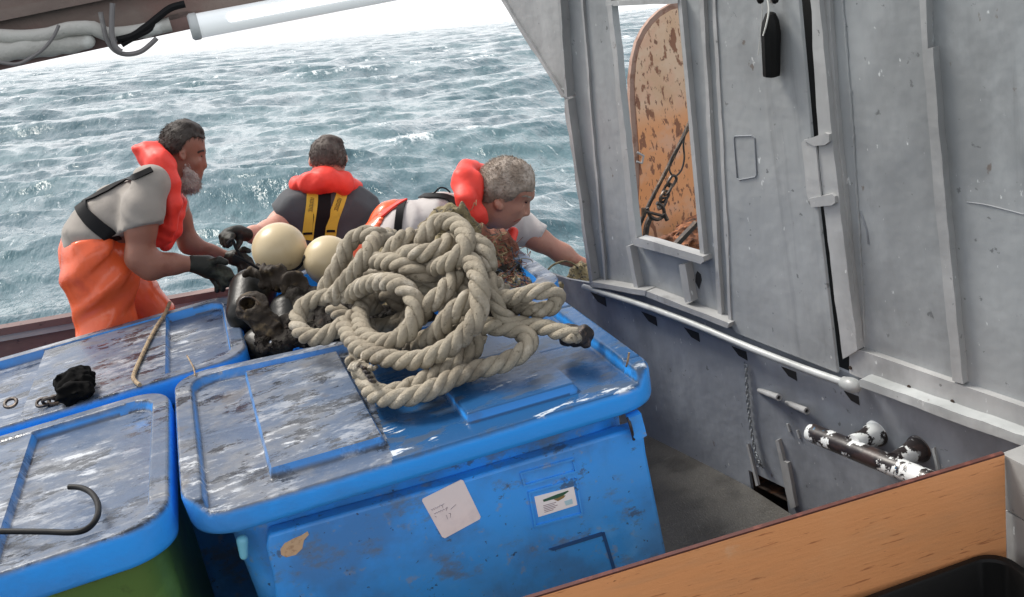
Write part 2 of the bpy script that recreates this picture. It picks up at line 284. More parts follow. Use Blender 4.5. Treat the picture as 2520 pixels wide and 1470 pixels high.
def spline(pts, step=.01, closed=False):
    P = np.array(pts, float); n = len(P); out = []
    segs = n if closed else n-1
    for i in range(segs):
        g = (lambda k: P[k % n]) if closed else (lambda k: P[min(max(k,0),n-1)])
        p0,p1,p2,p3 = g(i-1), g(i), g(i+1), g(i+2)
        m = max(2, int(np.linalg.norm(p2-p1)/step))
        for k in range(m):
            t = k/m; out.append(.5*((2*p1)+(-p0+p2)*t+(2*p0-5*p1+4*p2-p3)*t*t+(-p0+3*p1-3*p2+p3)*t**3))
    if not closed: out.append(P[-1])
    return out
def wob(P, amp, freq, seed=0, st=(1,1,1)):
    r = np.random.default_rng(seed); o = np.zeros(len(P))
    for k in range(7):
        d = r.normal(size=3); d /= np.linalg.norm(d); d = d*np.array(st); o += np.sin((P@d)*freq*r.uniform(.6,1.8)+r.uniform(0,6.28)+1.5*np.sin((P@r.normal(size=3))*freq*.4))
    return o*amp/2.6
def ridges(P, amp, freq, seed, st):
    r = np.random.default_rng(seed); o = np.zeros(len(P))
    for k in range(4):
        d = r.normal(size=3)*np.array(st); d /= np.linalg.norm(d); e = r.normal(size=3); e /= np.linalg.norm(e)
        ph = (P@d)*freq*r.uniform(.7,1.4)+r.uniform(0,6.28)+1.3*np.sin((P@e)*freq*.33+k); g = np.clip(.5+.8*np.sin((P@e)*freq*.25+r.uniform(0,6.28)), 0, 1)
        o += g*(.5+.5*np.cos(ph))**2.2
    return (.6-np.minimum(o, 1.8))*amp
# signed-distance modelling, meshed with surface nets: bodies, clothes, soft things as single continuous surfaces
class SDF:
    def __init__(s): s.p = []; s.w = []
    def cap(s, a, b, ra, rb, k=.03, op='+'): s.p.append(('c', np.array(a,float), np.array(b,float), ra, rb, k, op)); return s
    def ell(s, c, r, R=None, k=.03, op='+'): s.p.append(('e', np.array(c,float), np.array(r,float), R if R is not None else np.eye(3), 0, k, op)); return s
    def half(s, c, n, k=.004, op='-'): n = np.array(n,float); s.p.append(('h', np.array(c,float), n/np.linalg.norm(n), 0, 0, k, op)); return s
    def wr(s, amp, freq, seed=0, st=(1,1,1)): s.w.append((amp, freq, seed, st)); return s
    def one(s, q, P):
        if q[0] == 'c':
            a, b, ra, rb = q[1:5]; ba = b-a; t = np.clip((P-a)@ba/(ba@ba+1e-12), 0, 1); return np.linalg.norm(P-a-t[:,None]*ba, axis=1)-(ra+(rb-ra)*t)
        if q[0] == 'e':
            c, r, R = q[1:4]; L = (P-c)@R; k0 = np.linalg.norm(L/r, axis=1); k1 = np.linalg.norm(L/(r*r), axis=1)+1e-9; return k0*(k0-1)/k1
        return (P-q[1])@q[2]*-1.0
    def __call__(s, P):
        P = np.atleast_2d(P); d = None
        for q in s.p:
            e = s.one(q, P); k = q[5]
            if d is None: d = e; continue
            if q[6] == '+': h = np.clip(.5+.5*(e-d)/k, 0, 1); d = e+(d-e)*h-k*h*(1-h)
            elif q[6] == '-': e = -e; h = np.clip(.5-.5*(e-d)/k, 0, 1); d = d+(e-d)*(1-h)*1.0 if False else np.maximum(d, e)
            else: d = np.maximum(d, e)
        for a, f, sd_, st in s.w: d = d + (ridges if sd_ >= 1000 else wob)(P, a, f, sd_, st)
        return d
    def bounds(s):
        lo = np.full(3, 1e9); hi = -lo
        for q in s.p:
            if q[6] != '+' : continue
            if q[0] == 'c': r = max(q[3], q[4]); lo = np.minimum(lo, np.minimum(q[1], q[2])-r); hi = np.maximum(hi, np.maximum(q[1], q[2])+r)
            if q[0] == 'e': r = q[2].max(); lo = np.minimum(lo, q[1]-r); hi = np.maximum(hi, q[1]+r)
        return lo-.03, hi+.03
    def mesh(s, h=.01):
        lo, hi = s.bounds(); n = np.ceil((hi-lo)/h).astype(int)+1
        ax = [lo[i]+np.arange(n[i])*h for i in range(3)]
        G = np.stack(np.meshgrid(*ax, indexing='ij'), -1).reshape(-1,3); v = np.empty(len(G))
        for i in range(0, len(G), 400000): v[i:i+400000] = s(G[i:i+400000])
        v = v.reshape(n); ins = v < 0
        acc = np.zeros(tuple(n-1)+(3,)); cnt = np.zeros(tuple(n-1))
        co = [(a,b,c) for a in (0,1) for b in (0,1) for c in (0,1)]
        sl = lambda o: tuple(slice(o[i], n[i]-1+o[i]) for i in range(3))
        for a in co:
            for d in range(3):
                if a[d]: continue
                b = tuple(a[i]+(i == d) for i in range(3)); va, vb = v[sl(a)], v[sl(b)]; m = (va < 0) != (vb < 0)
                t = np.where(m, va/np.where(m, va-vb, 1), 0)
                for i in range(3): acc[..., i] += m*(a[i]+(t if i == d else 0))
                cnt += m
        act = cnt > 0; idx = -np.ones(act.shape, int); idx[act] = np.arange(act.sum())
        cells = np.argwhere(act); V = lo + h*(cells + acc[act]/cnt[act][:,None]); Fc = []
        for d in range(3):
            u_, w_ = (d+1) % 3, (d+2) % 3
            a = [slice(None)]*3; b = [slice(None)]*3; a[d] = slice(0,-1); b[d] = slice(1,None)
            e = ins[tuple(a)] != ins[tuple(b)]; pos = np.argwhere(e)
            ok = (pos[:,u_] > 0) & (pos[:,w_] > 0) & (pos[:,u_] < n[u_]-1) & (pos[:,w_] < n[w_]-1); pos = pos[ok]
            if not len(pos): continue
            def c(du, dw): q = pos.copy(); q[:,u_] -= du; q[:,w_] -= dw; return idx[tuple(q.T)]
            Q = np.stack([c(1,1), c(0,1), c(0,0), c(1,0)], 1); fl = ~ins[tuple(pos.T)]; Q[fl] = Q[fl][:, ::-1]; Fc.append(Q)
        Fc = np.concatenate(Fc); return V, Fc
    def build(s, name, material, parent=None, h=.01, it=0):
        V, Fc = s.mesh(h); return link(name, V, Fc, material, parent)
    def hit(s, px, py, t0=1.0, t1=6.0):
        d = ray(px, py); d = d/np.linalg.norm(d); t = t0
        for _ in range(160):
            e = float(s(CAM+d*t)[0]); t += max(e*.7, .0015)
            if e < .001: return CAM+d*t
            if t > t1: return None
        return CAM+d*t
    def normal(s, p):
        e = .004; g = np.array([s(p+np.eye(3)[i]*e)[0]-s(p-np.eye(3)[i]*e)[0] for i in range(3)]); return g/(np.linalg.norm(g)+1e-9)
def ribbon(mb, f, path, w, th=.004, step=6, lift=.004):
    P2 = spline([(x, y, 0) for x, y in path], step); pts = []; ns = []
    for q in P2:
        h = f.hit(q[0], q[1])
        if h is None: continue
        n_ = f.normal(h)
        if pts and np.linalg.norm(h-pts[-1]) > .2: continue
        pts.append(h); ns.append(n_)
    if len(pts) < 3: return mb
    pts = np.array(pts); ns = np.array(ns)
    for _ in range(3): pts[1:-1] = (pts[:-2]+2*pts[1:-1]+pts[2:])/4; ns[1:-1] = (ns[:-2]+2*ns[1:-1]+ns[2:])/4
    V = []; m = len(pts)
    for i in range(m):
        t = pts[min(i+1,m-1)]-pts[max(i-1,0)]; t /= np.linalg.norm(t)+1e-9; s_ = np.cross(ns[i], t); s_ /= np.linalg.norm(s_)+1e-9; nn = ns[i]/np.linalg.norm(ns[i])
        for a, b in ((-1,lift),(1,lift),(1,lift+th),(-1,lift+th)): V.append(pts[i]+s_*a*w/2+nn*b)
    Fc = [(i*4+k, i*4+(k+1) % 4, i*4+4+(k+1) % 4, i*4+4+k) for i in range(m-1) for k in range(4)] + [(3,2,1,0), tuple(m*4-4+k for k in range(4))]
    return mb.add(V, Fc)

# ================================================================== SETTING: sea
def make_sea():
    co = TILT @ Vector(CAM); Z0 = -0.95
    fwd = TILT.to_3x3() @ Vector(ray(1260, 600).tolist()); a0 = math.atan2(fwd.y, fwd.x)
    rel = np.concatenate([np.linspace(-math.pi, -.62, 60, endpoint=False), np.linspace(-.62, .62, 900, endpoint=False), np.linspace(.62, math.pi, 61)])
    r = np.concatenate([[.05, 1.0, 2.2], np.geomspace(3.0, 420, 620), np.geomspace(424, 3000, 400), np.geomspace(3050, 9000, 40)])
    A, Rr = np.meshgrid(rel+a0, r, indexing='ij'); X = Rr*np.cos(A)+co.x; Y = Rr*np.sin(A)+co.y
    g = np.random.default_rng(4); Z = np.zeros_like(X); DX = np.zeros_like(X); DY = np.zeros_like(X)
    wd = a0 + math.radians(82)       # wind runs mostly across the view
    wd = a0 + math.radians(196)
    for i in range(72):
        lam = 0.35*(1.085**i); lam = 0.35*math.exp(i/71*math.log(30/.35)); th = wd + g.normal(0, .38 if lam > 3 else .62)
        amp = .0108*lam**.90; k = 2*math.pi/lam; ph = g.uniform(0, 6.28)
        fade = np.clip(2.2-Rr/(lam*75), .85 if lam > 6 else (.4 if lam > 3 else 0), 1)*(1 if lam < 14 else .6)
        p = k*(X*math.cos(th)+Y*math.sin(th))+ph + .7*np.sin(.21*k*(X*math.sin(th)-Y*math.cos(th))+ph*2)
        gate = .35+.65*np.clip(np.sin(.13*k*(X*math.sin(th+.6)-Y*math.cos(th+.6))+ph*5)+.5, 0, 1)
        Z += amp*np.cos(p)*fade*gate; DX -= amp*.75*np.sin(p)*math.cos(th)*fade*gate; DY -= amp*.75*np.sin(p)*math.sin(th)*fade*gate
    near = np.clip((Rr-3)/3, 0, 1); V = np.stack([X+DX*near, Y+DY*near, Z0+Z*near], -1)
    na, nr = X.shape; I = np.arange(na*nr).reshape(na, nr)
    Fc = np.stack([I[:-1,:-1], I[1:,:-1], I[1:,1:], I[:-1,1:]], -1).reshape(-1,4)
    me = bpy.data.meshes.new('sea'); me.vertices.add(na*nr); me.vertices.foreach_set('co', V.reshape(-1)); me.loops.add(Fc.size); me.loops.foreach_set('vertex_index', Fc[:, ::-1].reshape(-1))
    me.polygons.add(len(Fc)); me.polygons.foreach_set('loop_start', np.arange(0, Fc.size, 4)); me.polygons.foreach_set('use_smooth', np.ones(len(Fc), bool)); me.update(); me.validate()
    o = bpy.data.objects.new('sea', me); sc.collection.objects.link(o); o['kind'] = 'structure'
    m = bpy.data.materials.new('sea_water'); m.use_nodes = True; nt = m.node_tree; b = nt.nodes['Principled BSDF']; L = nt.links
    tc = nt.nodes.new('ShaderNodeTexCoord')
    def noise(s, d, st, rot=0.0, rg=.6):
        mp = nt.nodes.new('ShaderNodeMapping'); mp.inputs['Scale'].default_value = st; mp.inputs['Rotation'].default_value = (0,0,rot)
        L.new(tc.outputs['Object'], mp.inputs[0]); n = nt.nodes.new('ShaderNodeTexNoise'); n.inputs['Scale'].default_value = s; n.inputs['Detail'].default_value = d; n.inputs['Roughness'].default_value = rg
        L.new(mp.outputs[0], n.inputs['Vector']); return n.outputs[0]
    def rng_(src, lo, hi):
        q = nt.nodes.new('ShaderNodeMapRange'); q.interpolation_type = 'SMOOTHSTEP'; q.inputs[1].default_value = lo; q.inputs[2].default_value = hi; L.new(src, q.inputs[0]); return q.outputs[0]
    def mul(a, c):
        q = nt.nodes.new('ShaderNodeMath'); q.operation = 'MULTIPLY'; L.new(a, q.inputs[0])
        if isinstance(c, float): q.inputs[1].default_value = c
        else: L.new(c, q.inputs[1])
        return q.outputs[0]
    rz = -wd
    big = rng_(noise(.22, 3, (1,.6,1), rz), .40, .62)
    x1 = nt.nodes.new('ShaderNodeMix'); x1.data_type = 'RGBA'; L.new(big, x1.inputs[0]); x1.inputs[6].default_value = (.050,.100,.122,1); x1.inputs[7].default_value = (.085,.150,.170,1)
    geo = nt.nodes.new('ShaderNodeNewGeometry'); sp = nt.nodes.new('ShaderNodeSeparateXYZ'); L.new(geo.outputs['Position'], sp.inputs[0])
    crest = rng_(sp.outputs[2], Z0+.10, Z0+.34)
    foam = mul(rng_(noise(1.1, 10, (1.3,.5,1), rz, .72), .52, .62), mul(crest, rng_(noise(.16, 3, (1,1,1), rz), .50, .60)))
    lace = mul(rng_(noise(3.4, 9, (2.2,.45,1), rz+.25, .70), .60, .68), .45)
    fm = nt.nodes.new('ShaderNodeMath'); fm.operation = 'MAXIMUM'; L.new(foam, fm.inputs[0]); L.new(lace, fm.inputs[1])
    x2 = nt.nodes.new('ShaderNodeMix'); x2.data_type = 'RGBA'; L.new(fm.outputs[0], x2.inputs[0]); L.new(x1.outputs[2], x2.inputs[6]); x2.inputs[7].default_value = (.78,.82,.84,1)
    L.new(x2.outputs[2], b.inputs['Base Color'])
    b.inputs['Roughness'].default_value = .1; b.inputs['IOR'].default_value = 1.333; b.inputs['Specular IOR Level'].default_value = .34
    rr = nt.nodes.new('ShaderNodeMapRange'); rr.inputs[3].default_value = .07; rr.inputs[4].default_value = .75; L.new(fm.outputs[0], rr.inputs[0]); L.new(rr.outputs[0], b.inputs['Roughness'])
    prev = None
    for s, d, st, rt, stg, dist in ((.06,3,(1,.4,1),rz,.6,2.4), (.28,4,(1,.35,1),rz,.9,.7), (.9,6,(1,.28,1),rz,.9,.26), (3.2,6,(1.2,.30,1),rz+.2,.7,.06), (10,4,(1.2,.4,1),rz-.2,.35,.015)):
        bn = nt.nodes.new('ShaderNodeBump'); bn.inputs['Strength'].default_value = stg; bn.inputs['Distance'].default_value = dist; L.new(noise(s,d,st,rt), bn.inputs['Height'])
        if prev is not None: L.new(prev, bn.inputs['Normal'])
        prev = bn.outputs[0]
    L.new(prev, b.inputs['Normal']); me.materials.append(m); return o
sea = make_sea()

# ================================================================== SETTING: deck and hull
mb = MB(); mb.prism([(-3.4,-1.6,-1.5),(1.9,-1.6,-1.5),(1.46,2.9,-1.5),(1.10,4.78,-1.5),(-3.4,5.3,-1.5)], (0,0,1.5))
deck = mb.build('deck', 'deck', smooth=False); tag(deck, None, None, kind='structure')

# gunwale behind the tubs
g = thing('gunwale', 'red brown capped gunwale running behind the left man and the tubs', 'gunwale', (-1, 4.75, 0))
def gz(x): return .722 - (x+.1)*.105
mb = MB(); mb.prism([(-3.4,4.70,gz(-3.4)),(.35,4.70,gz(.35)),(.35,4.77,gz(.35)),(-3.4,4.77,gz(-3.4))], (0,0,.032)); mb.build('cap_rail', 'gunwale', g, False)
mb = MB(); mb.prism([(-3.4,4.715,gz(-3.4)-.030),(.35,4.715,gz(.35)-.030),(.35,4.745,gz(.35)-.030),(-3.4,4.745,gz(-3.4)-.030)], (0,0,.028)); mb.build('pale_strip', 'wall_light', g, False)
mb = MB(); mb.prism([(-3.4,4.74,.001),(-3.4,4.74,gz(-3.4)-.002),(.35,4.74,gz(.35)-.002),(.35,4.74,.001)], (0,.06,0)); mb.build('plate', 'gunwale', g, False)

# ================================================================== fish tubs
def rrect(W, L, R, n=10):
    out = []
    for cx, cy, a0 in ((W-R, R, -90), (W-R, L-R, 0), (R, L-R, 90), (R, R, 180)):
        for k in range(n+1): a = math.radians(a0+90*k/n); out.append((cx+R*math.cos(a), cy+R*math.sin(a)))
    return out
def quadmap(Q, W, L):
    Q = [np.array(q) for q in Q]
    def f(x, y, z=0.0):
        s_, t_ = x/W, y/L; p = Q[0]*(1-s_)*(1-t_)+Q[1]*s_*(1-t_)+Q[2]*s_*t_+Q[3]*(1-s_)*t_; return (p[0], p[1], p[2]+z)
    return f
def sstep(d, w=.006): return np.clip(d/w+.5, 0, 1)**2*(3-2*np.clip(d/w+.5, 0, 1))
def lid_mesh(Q, W, L, panels, front_rim=False, R=.11, grooves=True, NX=300, NY=210):
    f = quadmap(Q, W, L); mb = MB(); a = np.linspace(-1,1,NX); b = np.linspace(-1,1,NY)
    def bound(u, v):        # point of the square boundary -> rounded rectangle boundary
        x, y = (u+1)/2*W, (v+1)/2*L; cx = min(max(x, R), W-R); cy = min(max(y, R), L-R)
        if (x < R or x > W-R) and (y < R or y > L-R):
            d = np.array([x-cx, y-cy]); m = np.linalg.norm(d); d = d/m*R if m > 0 else d; return cx+d[0], cy+d[1]
        return x, y
    XY = np.zeros((NX,NY,2))
    for i, u in enumerate(a):
        for j, v in enumerate(b):
            m = max(abs(u), abs(v))
            if m < .86: x, y = (u+1)/2*W, (v+1)/2*L
            else:
                bx, by = bound(u/m, v/m); x0, y0 = (u+1)/2*W, (v+1)/2*L; x1, y1 = W/2+(bx-W/2)*m, L/2+(by-L/2)*m; t = (m-.86)/.14; x, y = x0+(x1-x0)*t, y0+(y1-y0)*t
            XY[i,j] = x, y
    X, Y = XY[...,0], XY[...,1]; RW = .046
    fr = RW if front_rim else -1
    def inset(x, y, w_, r):     # distance inside an inner rounded rectangle
        lx, hx, ly, hy = w_, W-w_, (w_ if front_rim else -.5), L-w_; qx = np.abs(x-(lx+hx)/2)-((hx-lx)/2-r); qy = np.abs(y-(ly+hy)/2)-((hy-ly)/2-r)
        return -(np.hypot(np.maximum(qx,0), np.maximum(qy,0))+np.minimum(np.maximum(qx,qy),0)-r)
    inn = sstep(inset(X, Y, RW, .07), .012); Z = -.030*inn
    if not front_rim: Z -= .022*sstep(.03-Y, .03)*(1-inn)
    for (x0, x1, y0, y1) in panels:
        e = np.minimum(np.minimum(X-x0, x1-X), np.minimum(Y-y0, y1-Y)); Z = np.maximum(Z, -.030+.026*sstep(e, .010))
    if grooves:
        for yy in (.13, L-.15): Z -= .006*np.exp(-((Y-yy)/.006)**2)*(1-inn)
        Z -= .004*np.exp(-((Y-L*.5)/.004)**2)*inn*.4
    edge = np.minimum(np.minimum(X, W-X), np.minimum(Y, L-Y))
    V = [f(X[i,j], Y[i,j], Z[i,j]) for i in range(NX) for j in range(NY)]
    Fc = [(i*NY+j, (i+1)*NY+j, (i+1)*NY+j+1, i*NY+j+1) for i in range(NX-1) for j in range(NY-1)]
    ring = [i*NY for i in range(NX)] + [(NX-1)*NY+j for j in range(1,NY)] + [i*NY+NY-1 for i in range(NX-2,-1,-1)] + [j for j in range(NY-2,0,-1)]
    C = np.array(f(W/2, L/2)); prev = ring; top = [np.array(V[k]) for k in ring]; V2 = list(V)
    for dz, out in ((-.004,.004),(-.010,.007),(-.020,.009),(-.078,.006),(-.090,.002),(-.094,-.006),(-.094,-.05),(-.03,-.055)):
        cur = []
        for k, p in zip(ring, top):
            d = p-C; d[2] = 0; d /= np.linalg.norm(d); zz = p[2] if dz > -.03 else C[2]; q = p + d*out; q[2] = zz+dz; cur.append(len(V2)); V2.append(tuple(q))
        m = len(ring); Fc += [(prev[(k+1) % m], prev[k], cur[k], cur[(k+1) % m]) for k in range(m)]; prev = cur
    return V2, Fc
def tub_body(Q, W, L, z0, z1, ins=.030, taper=.035, R=.10):
    f = quadmap([(q[0], q[1], 0) for q in Q], W, L); mb = MB(); rows = [(z0, ins+taper), (z0+.02, ins+taper-.008), (z1-.30, ins+.012), (z1-.10, ins+.004), (z1, ins)]; V = []
    for z, s_ in rows:
        for x, y in rrect(W-2*s_, L-2*s_, R): p = f(x+s_, y+s_); V.append((p[0], p[1], z))
    n = len(V)//len(rows); Fc = [(i*n+k, i*n+(k+1) % n, (i+1)*n+(k+1) % n, (i+1)*n+k) for i in range(len(rows)-1) for k in range(n)]
    return V, Fc, n
ZL = .93
def tub(Q, W, L, label, body_mat, lid_mat, panels, front_rim=False, grooves=True, ins=.030):
    c = np.mean(np.array(Q), 0); t = thing('fish_tub', label, 'fish tub', (c[0], c[1], 0), 'insulated fish tubs standing on the deck')
    V, Fc, n = tub_body(Q, W, L, .004, ZL-.04, ins); b = link('body', V, Fc + [tuple(range(n))[::-1]], body_mat, t, True, 40)
    V, Fc = lid_mesh(Q, W, L, panels, front_rim, grooves=grooves); l = link('lid', V, Fc, lid_mat, t, True, 60); return t, b, l, V
QM = [PZ(452,1256,ZL), PZ(1618,908,ZL), PZ(1368,726,ZL), PZ(430,926,ZL)]; WM, LM = 1.14, .85
def sx(px, py, Q, W):                       # fraction along the width of a lid for a picture point
    p = PZ(px, py, ZL)-Q[0]; e = Q[1]-Q[0]; return float(p@e/(e@e))*W
QA, QB, QC, QD = [PZ(*p, ZL) for p in ((668,1168),(948,1085),(1140,1012),(1408,938))]
e_ = (QM[1]-QM[0])/np.linalg.norm(QM[1]-QM[0]); xs = [float((q-QM[0])@e_) for q in (QA,QB,QC,QD)]
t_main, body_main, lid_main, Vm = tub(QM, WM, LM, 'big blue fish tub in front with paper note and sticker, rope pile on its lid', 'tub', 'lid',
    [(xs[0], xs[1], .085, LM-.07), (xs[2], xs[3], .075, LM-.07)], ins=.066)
# right of the first raised panel the lid is clean wet plastic, left of it a film of scum has dried; both sides carry painted white sky reflections
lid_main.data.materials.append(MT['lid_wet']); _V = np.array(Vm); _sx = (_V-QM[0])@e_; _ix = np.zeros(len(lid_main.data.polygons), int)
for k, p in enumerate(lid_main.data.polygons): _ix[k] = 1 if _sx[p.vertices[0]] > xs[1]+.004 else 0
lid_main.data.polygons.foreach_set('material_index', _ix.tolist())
def regular(x0, x1, y0, y1): return [np.array((x0,y0,ZL)), np.array((x1,y0,ZL)), np.array((x1,y1,ZL)), np.array((x0,y1,ZL))]
QF = regular(-1.50, -.318, 2.19, 3.07)
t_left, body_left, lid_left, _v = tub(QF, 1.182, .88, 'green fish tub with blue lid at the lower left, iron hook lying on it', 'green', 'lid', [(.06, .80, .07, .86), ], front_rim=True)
QK = regular(-1.235, -.072, 3.155, 3.93)
_x = lambda px, py: float(PZ(px,py,ZL)[0]+1.235)
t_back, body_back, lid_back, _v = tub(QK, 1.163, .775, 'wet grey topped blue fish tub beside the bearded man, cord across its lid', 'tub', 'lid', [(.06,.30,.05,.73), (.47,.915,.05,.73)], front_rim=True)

# front face of the big tub: picture points on the (slightly sloping) front face
fa = QM[0]+(QM[3]-QM[0])*.045; fb = QM[1]+(QM[2]-QM[1])*.045; fe = (fb-fa)/np.linalg.norm(fb-fa); fn0 = np.array([fe[1], -fe[0], 0.0]); fn0 /= np.linalg.norm(fn0)
fnn = fn0*math.cos(.04)+np.array([0,0,-1])*math.sin(.04)
FA = fa.copy(); FA[2] = ZL-.10
def PFc(px, py, off=0): d = ray(px, py); return CAM + d*(((FA+fnn*off-CAM)@fnn)/(d@fnn))
def plate(poly, off0, off1):
    P = [PFc(x, y, off1) for x, y in poly]; return P, -fnn*(off1-off0)
def fplate(name, poly, off0, off1, m, parent=None, smooth=False):
    mb = MB(); P, v = plate(poly, off0, off1); mb.prism(P, v); return mb.build(name, m, parent, smooth)
mb = MB()
FP = [(660,1318),(1100,1195),(1582,1048),(1592,1120),(1668,1500),(1650,1720),(760,1980),(690,1560),(672,1420),(655,1350)]
P, v = plate(FP, -.03, .014); mb.prism(P, v)
front = mb.build('front_panel', 'tub', t_main, False)
bv = front.modifiers.new('bevel', 'BEVEL'); bv.width = .008; bv.segments = 2; bv.limit_method = 'ANGLE'
def frame(mb, c4, wd, o0, o1):
    c = np.mean(np.array(c4), 0)
    for i in range(4):
        a, b = np.array(c4[i], float), np.array(c4[(i+1) % 4], float); d = (b-a)/np.linalg.norm(b-a); nn = np.array([-d[1], d[0]])
        if (c-a)@nn < 0: nn = -nn
        P, v = plate([a, b, b+nn*wd-d*wd, a+nn*wd+d*wd], o0, o1); mb.prism(P, v)
mb = MB()
frame(mb, [(1280,1165),(1412,1128),(1422,1163),(1290,1200)], 5, .0141, .0185); mb.build('raised_frame', 'tub', t_main, False); mb = MB()
frame(mb, [(1300,1212),(1420,1178),(1436,1268),(1316,1300)], 5, .0142, .0186)
mb.build('raised_frame', 'tub', t_main, False)
mb = MB()
P, v = plate([(1350,1352),(1482,1310),(1486,1318),(1362,1356)], .0141, .0165); mb.prism(P, v)
P, v = plate([(1480,1312),(1488,1310),(1516,1403),(1508,1404)], .0141, .0165); mb.prism(P, v)
mb.build('fork_slot_edge', 'tub_line', t_main, False)
mb = MB()      # catch on the right-hand corner
P, v = plate([(1548,1030),(1578,1018),(1592,1072),(1572,1086),(1560,1078)], .0141, .040); mb.prism(P, v); mb.build('catch', 'tub', t_main, False)
mb = MB(); mb.tube(spline([PFc(1545,1028,.03), PFc(1552,1050,.045), PFc(1560,1082,.03)], .004), .004, 6); mb.build('catch_cord', 'iron', t_main)
mb = MB(); mb.tube(spline([PZ(1541,902,ZL+.001), PZ(1545,888,ZL+.03), PZ(1548,868,ZL+.052)], .005), .0028, 6); mb.build('lid_tie', 'tan_cord', t_main)
s = SDF(); p0 = PFc(596,1330,-.02); s.cap(p0, PFc(600,1368,-.02), .014, .010); s.build('drain_plug', 'cyan', t_main, .004)
pap = fplate('paper_note', [(1040,1228),(1134,1181),(1140,1183),(1183,1272),(1181,1278),(1095,1325),(1088,1322),(1039,1234)], .0142, .0155, 'paper', t_main)
def strokes(lines, off, w, m, name, parent):
    mb = MB()
    for ln in lines:
        mb.tube([PFc(x, y, off) for x, y in ln], w, 5, flat=.5)
    return mb.build(name, m, parent)
def hand(x0, y0, dx, dy, n, amp, seed):
    r = random.Random(seed); return [(x0+dx*i/n + r.uniform(-1,1)*amp*.25, y0+dy*i/n + (amp if i % 2 else -amp)*r.uniform(.4,1)) for i in range(n+1)]
strokes([hand(1061,1256,25,-12,9,2.6,1), [(1088,1243),(1090,1250)], [(1086,1244),(1093,1240)], hand(1068,1266,26,-13,9,2.4,2), [(1096,1252),(1101,1248),(1098,1257)], [(1109,1254),(1122,1242)], [(1070,1270),(1074,1273)],
         [(1098,1268),(1102,1278)], [(1104,1264),(1109,1263),(1108,1274)]], .0157, .0011, 'print_grey', 'handwriting', pap)
st = fplate('label_sticker', [(1315,1223),(1412,1198),(1421,1243),(1325,1273)], .0142, .0152, 'sticker', t_main)
def sp_(u, v_):      # position on the sticker, 0..1
    a = np.array([1315,1223.])*(1-u)*(1-v_)+np.array([1412,1198.])*u*(1-v_)+np.array([1421,1243.])*u*v_+np.array([1325,1273.])*(1-u)*v_; return tuple(a)
def spoly(pts, m, name):
    return fplate(name, [sp_(*p) for p in pts], .0153, .0157, m, st)
spoly([(.19,.25),(.55,.17),(.84,.13),(.86,.17),(.72,.30),(.55,.36),(.20,.36)], 'print_green', 'logo_bar')
spoly([(.45,.37),(.55,.365),(.70,.305),(.76,.34),(.70,.44),(.55,.52)], 'print_brown', 'logo_leaf')
spoly([(.70,.62),(.90,.60),(.90,.86),(.72,.86)], 'print_pale', 'pale_square')
for k in range(5): spoly([(.17,.53+.08*k),((.50,.45,.52,.46,.40)[k],.53+.08*k),((.50,.45,.52,.46,.40)[k],.56+.08*k),(.17,.56+.08*k)], 'print_grey', 'text_line')
fplate('label_residue', [(690,1352),(700,1338),(722,1326),(742,1318),(757,1308),(760,1316),(748,1330),(744,1350),(728,1366),(704,1372),(692,1366)], .0141, .0148, 'tan', t_main)

# open tub behind, full of gear
QB_ = regular(-.03, .955, 3.00, 3.98); QB_[1] = PZ(1432,727,ZL); QB_[1][0] = .945; QB_[1][1] = 2.93; QB_[0][1] = 3.20; QB_[2] = np.array((.965,3.98,ZL))
tb = thing('fish_tub', 'open blue tub behind the rope pile, heaped with floats and netting', 'fish tub', (.46,3.5,0), 'insulated fish tubs standing on the deck')
f = quadmap([(q[0], q[1], 0) for q in QB_], .98, .95); V = []
rows = [(.004,.05,.1),(ZL-.08,.02,.1),(ZL-.075,.0,.1),(ZL-.004,.0,.1),(ZL,.006,.1),(ZL,.050,.08),(ZL-.006,.056,.08),(ZL-.30,.07,.06),(ZL-.45,.075,.06)]
for z, s_, R_ in rows:
    for x, y in rrect(.98-2*s_, .95-2*s_, R_, 6): p = f(x+s_, y+s_); V.append((p[0], p[1], z))
n = len(V)//len(rows); Fc = [(i*n+k, i*n+(k+1) % n, (i+1)*n+(k+1) % n, (i+1)*n+k) for i in range(len(rows)-1) for k in range(n)] + [tuple(range(n))[::-1], tuple((len(rows)-1)*n+k for k in range(n))]
link('body', V, Fc, 'lid', tb, True, 40)

# ================================================================== steel wall on the right
_wr = random.Random(77)
def wpoly(mb, poly, o0, o1):
    if o1 > .003 and o1 not in (.020,):
        q = []
        for i in range(len(poly)):
            a, b = np.array(poly[i], float), np.array(poly[(i+1) % len(poly)], float); L_ = np.linalg.norm(b-a); n_ = max(1, int(L_/28)); q.append(a)
            if L_ < 60: continue
            d = np.array([-(b-a)[1], (b-a)[0]])/L_; off = 0
            for k in range(1, n_): off = off*.6+_wr.gauss(0,.75); q.append(a+(b-a)*k/n_+d*off)
        poly = q
    P = [PW(x, y, o1) for x, y in poly]; return mb.prism(P, -WN*(o1-o0))
def wbar(mb, a, b, wd, o0, o1):
    a = np.array(a, float); b = np.array(b, float); d = (b-a)/np.linalg.norm(b-a); nn = np.array([-d[1], d[0]])*wd/2; return wpoly(mb, [a-nn, b-nn, b+nn, a+nn], o0, o1)
wl = thing('steel_bulkhead', 'grey painted steel bulkhead with a tall open window and a door', 'bulkhead', W0-WU*.3)
mb = MB()
wpoly(mb, [(1362,-140),(1508,-140),(1514,8),(1576,588),(1590,728),(1457,704),(1412,345),(1390,248)], -.010, 0)
wpoly(mb, [(1508,-140),(1672,-140),(1667,4),(1514,8)], -.0105, -.0005)
wpoly(mb, [(1576,588),(1727,640),(1792,806),(1590,728)], -.0105, -.0005)
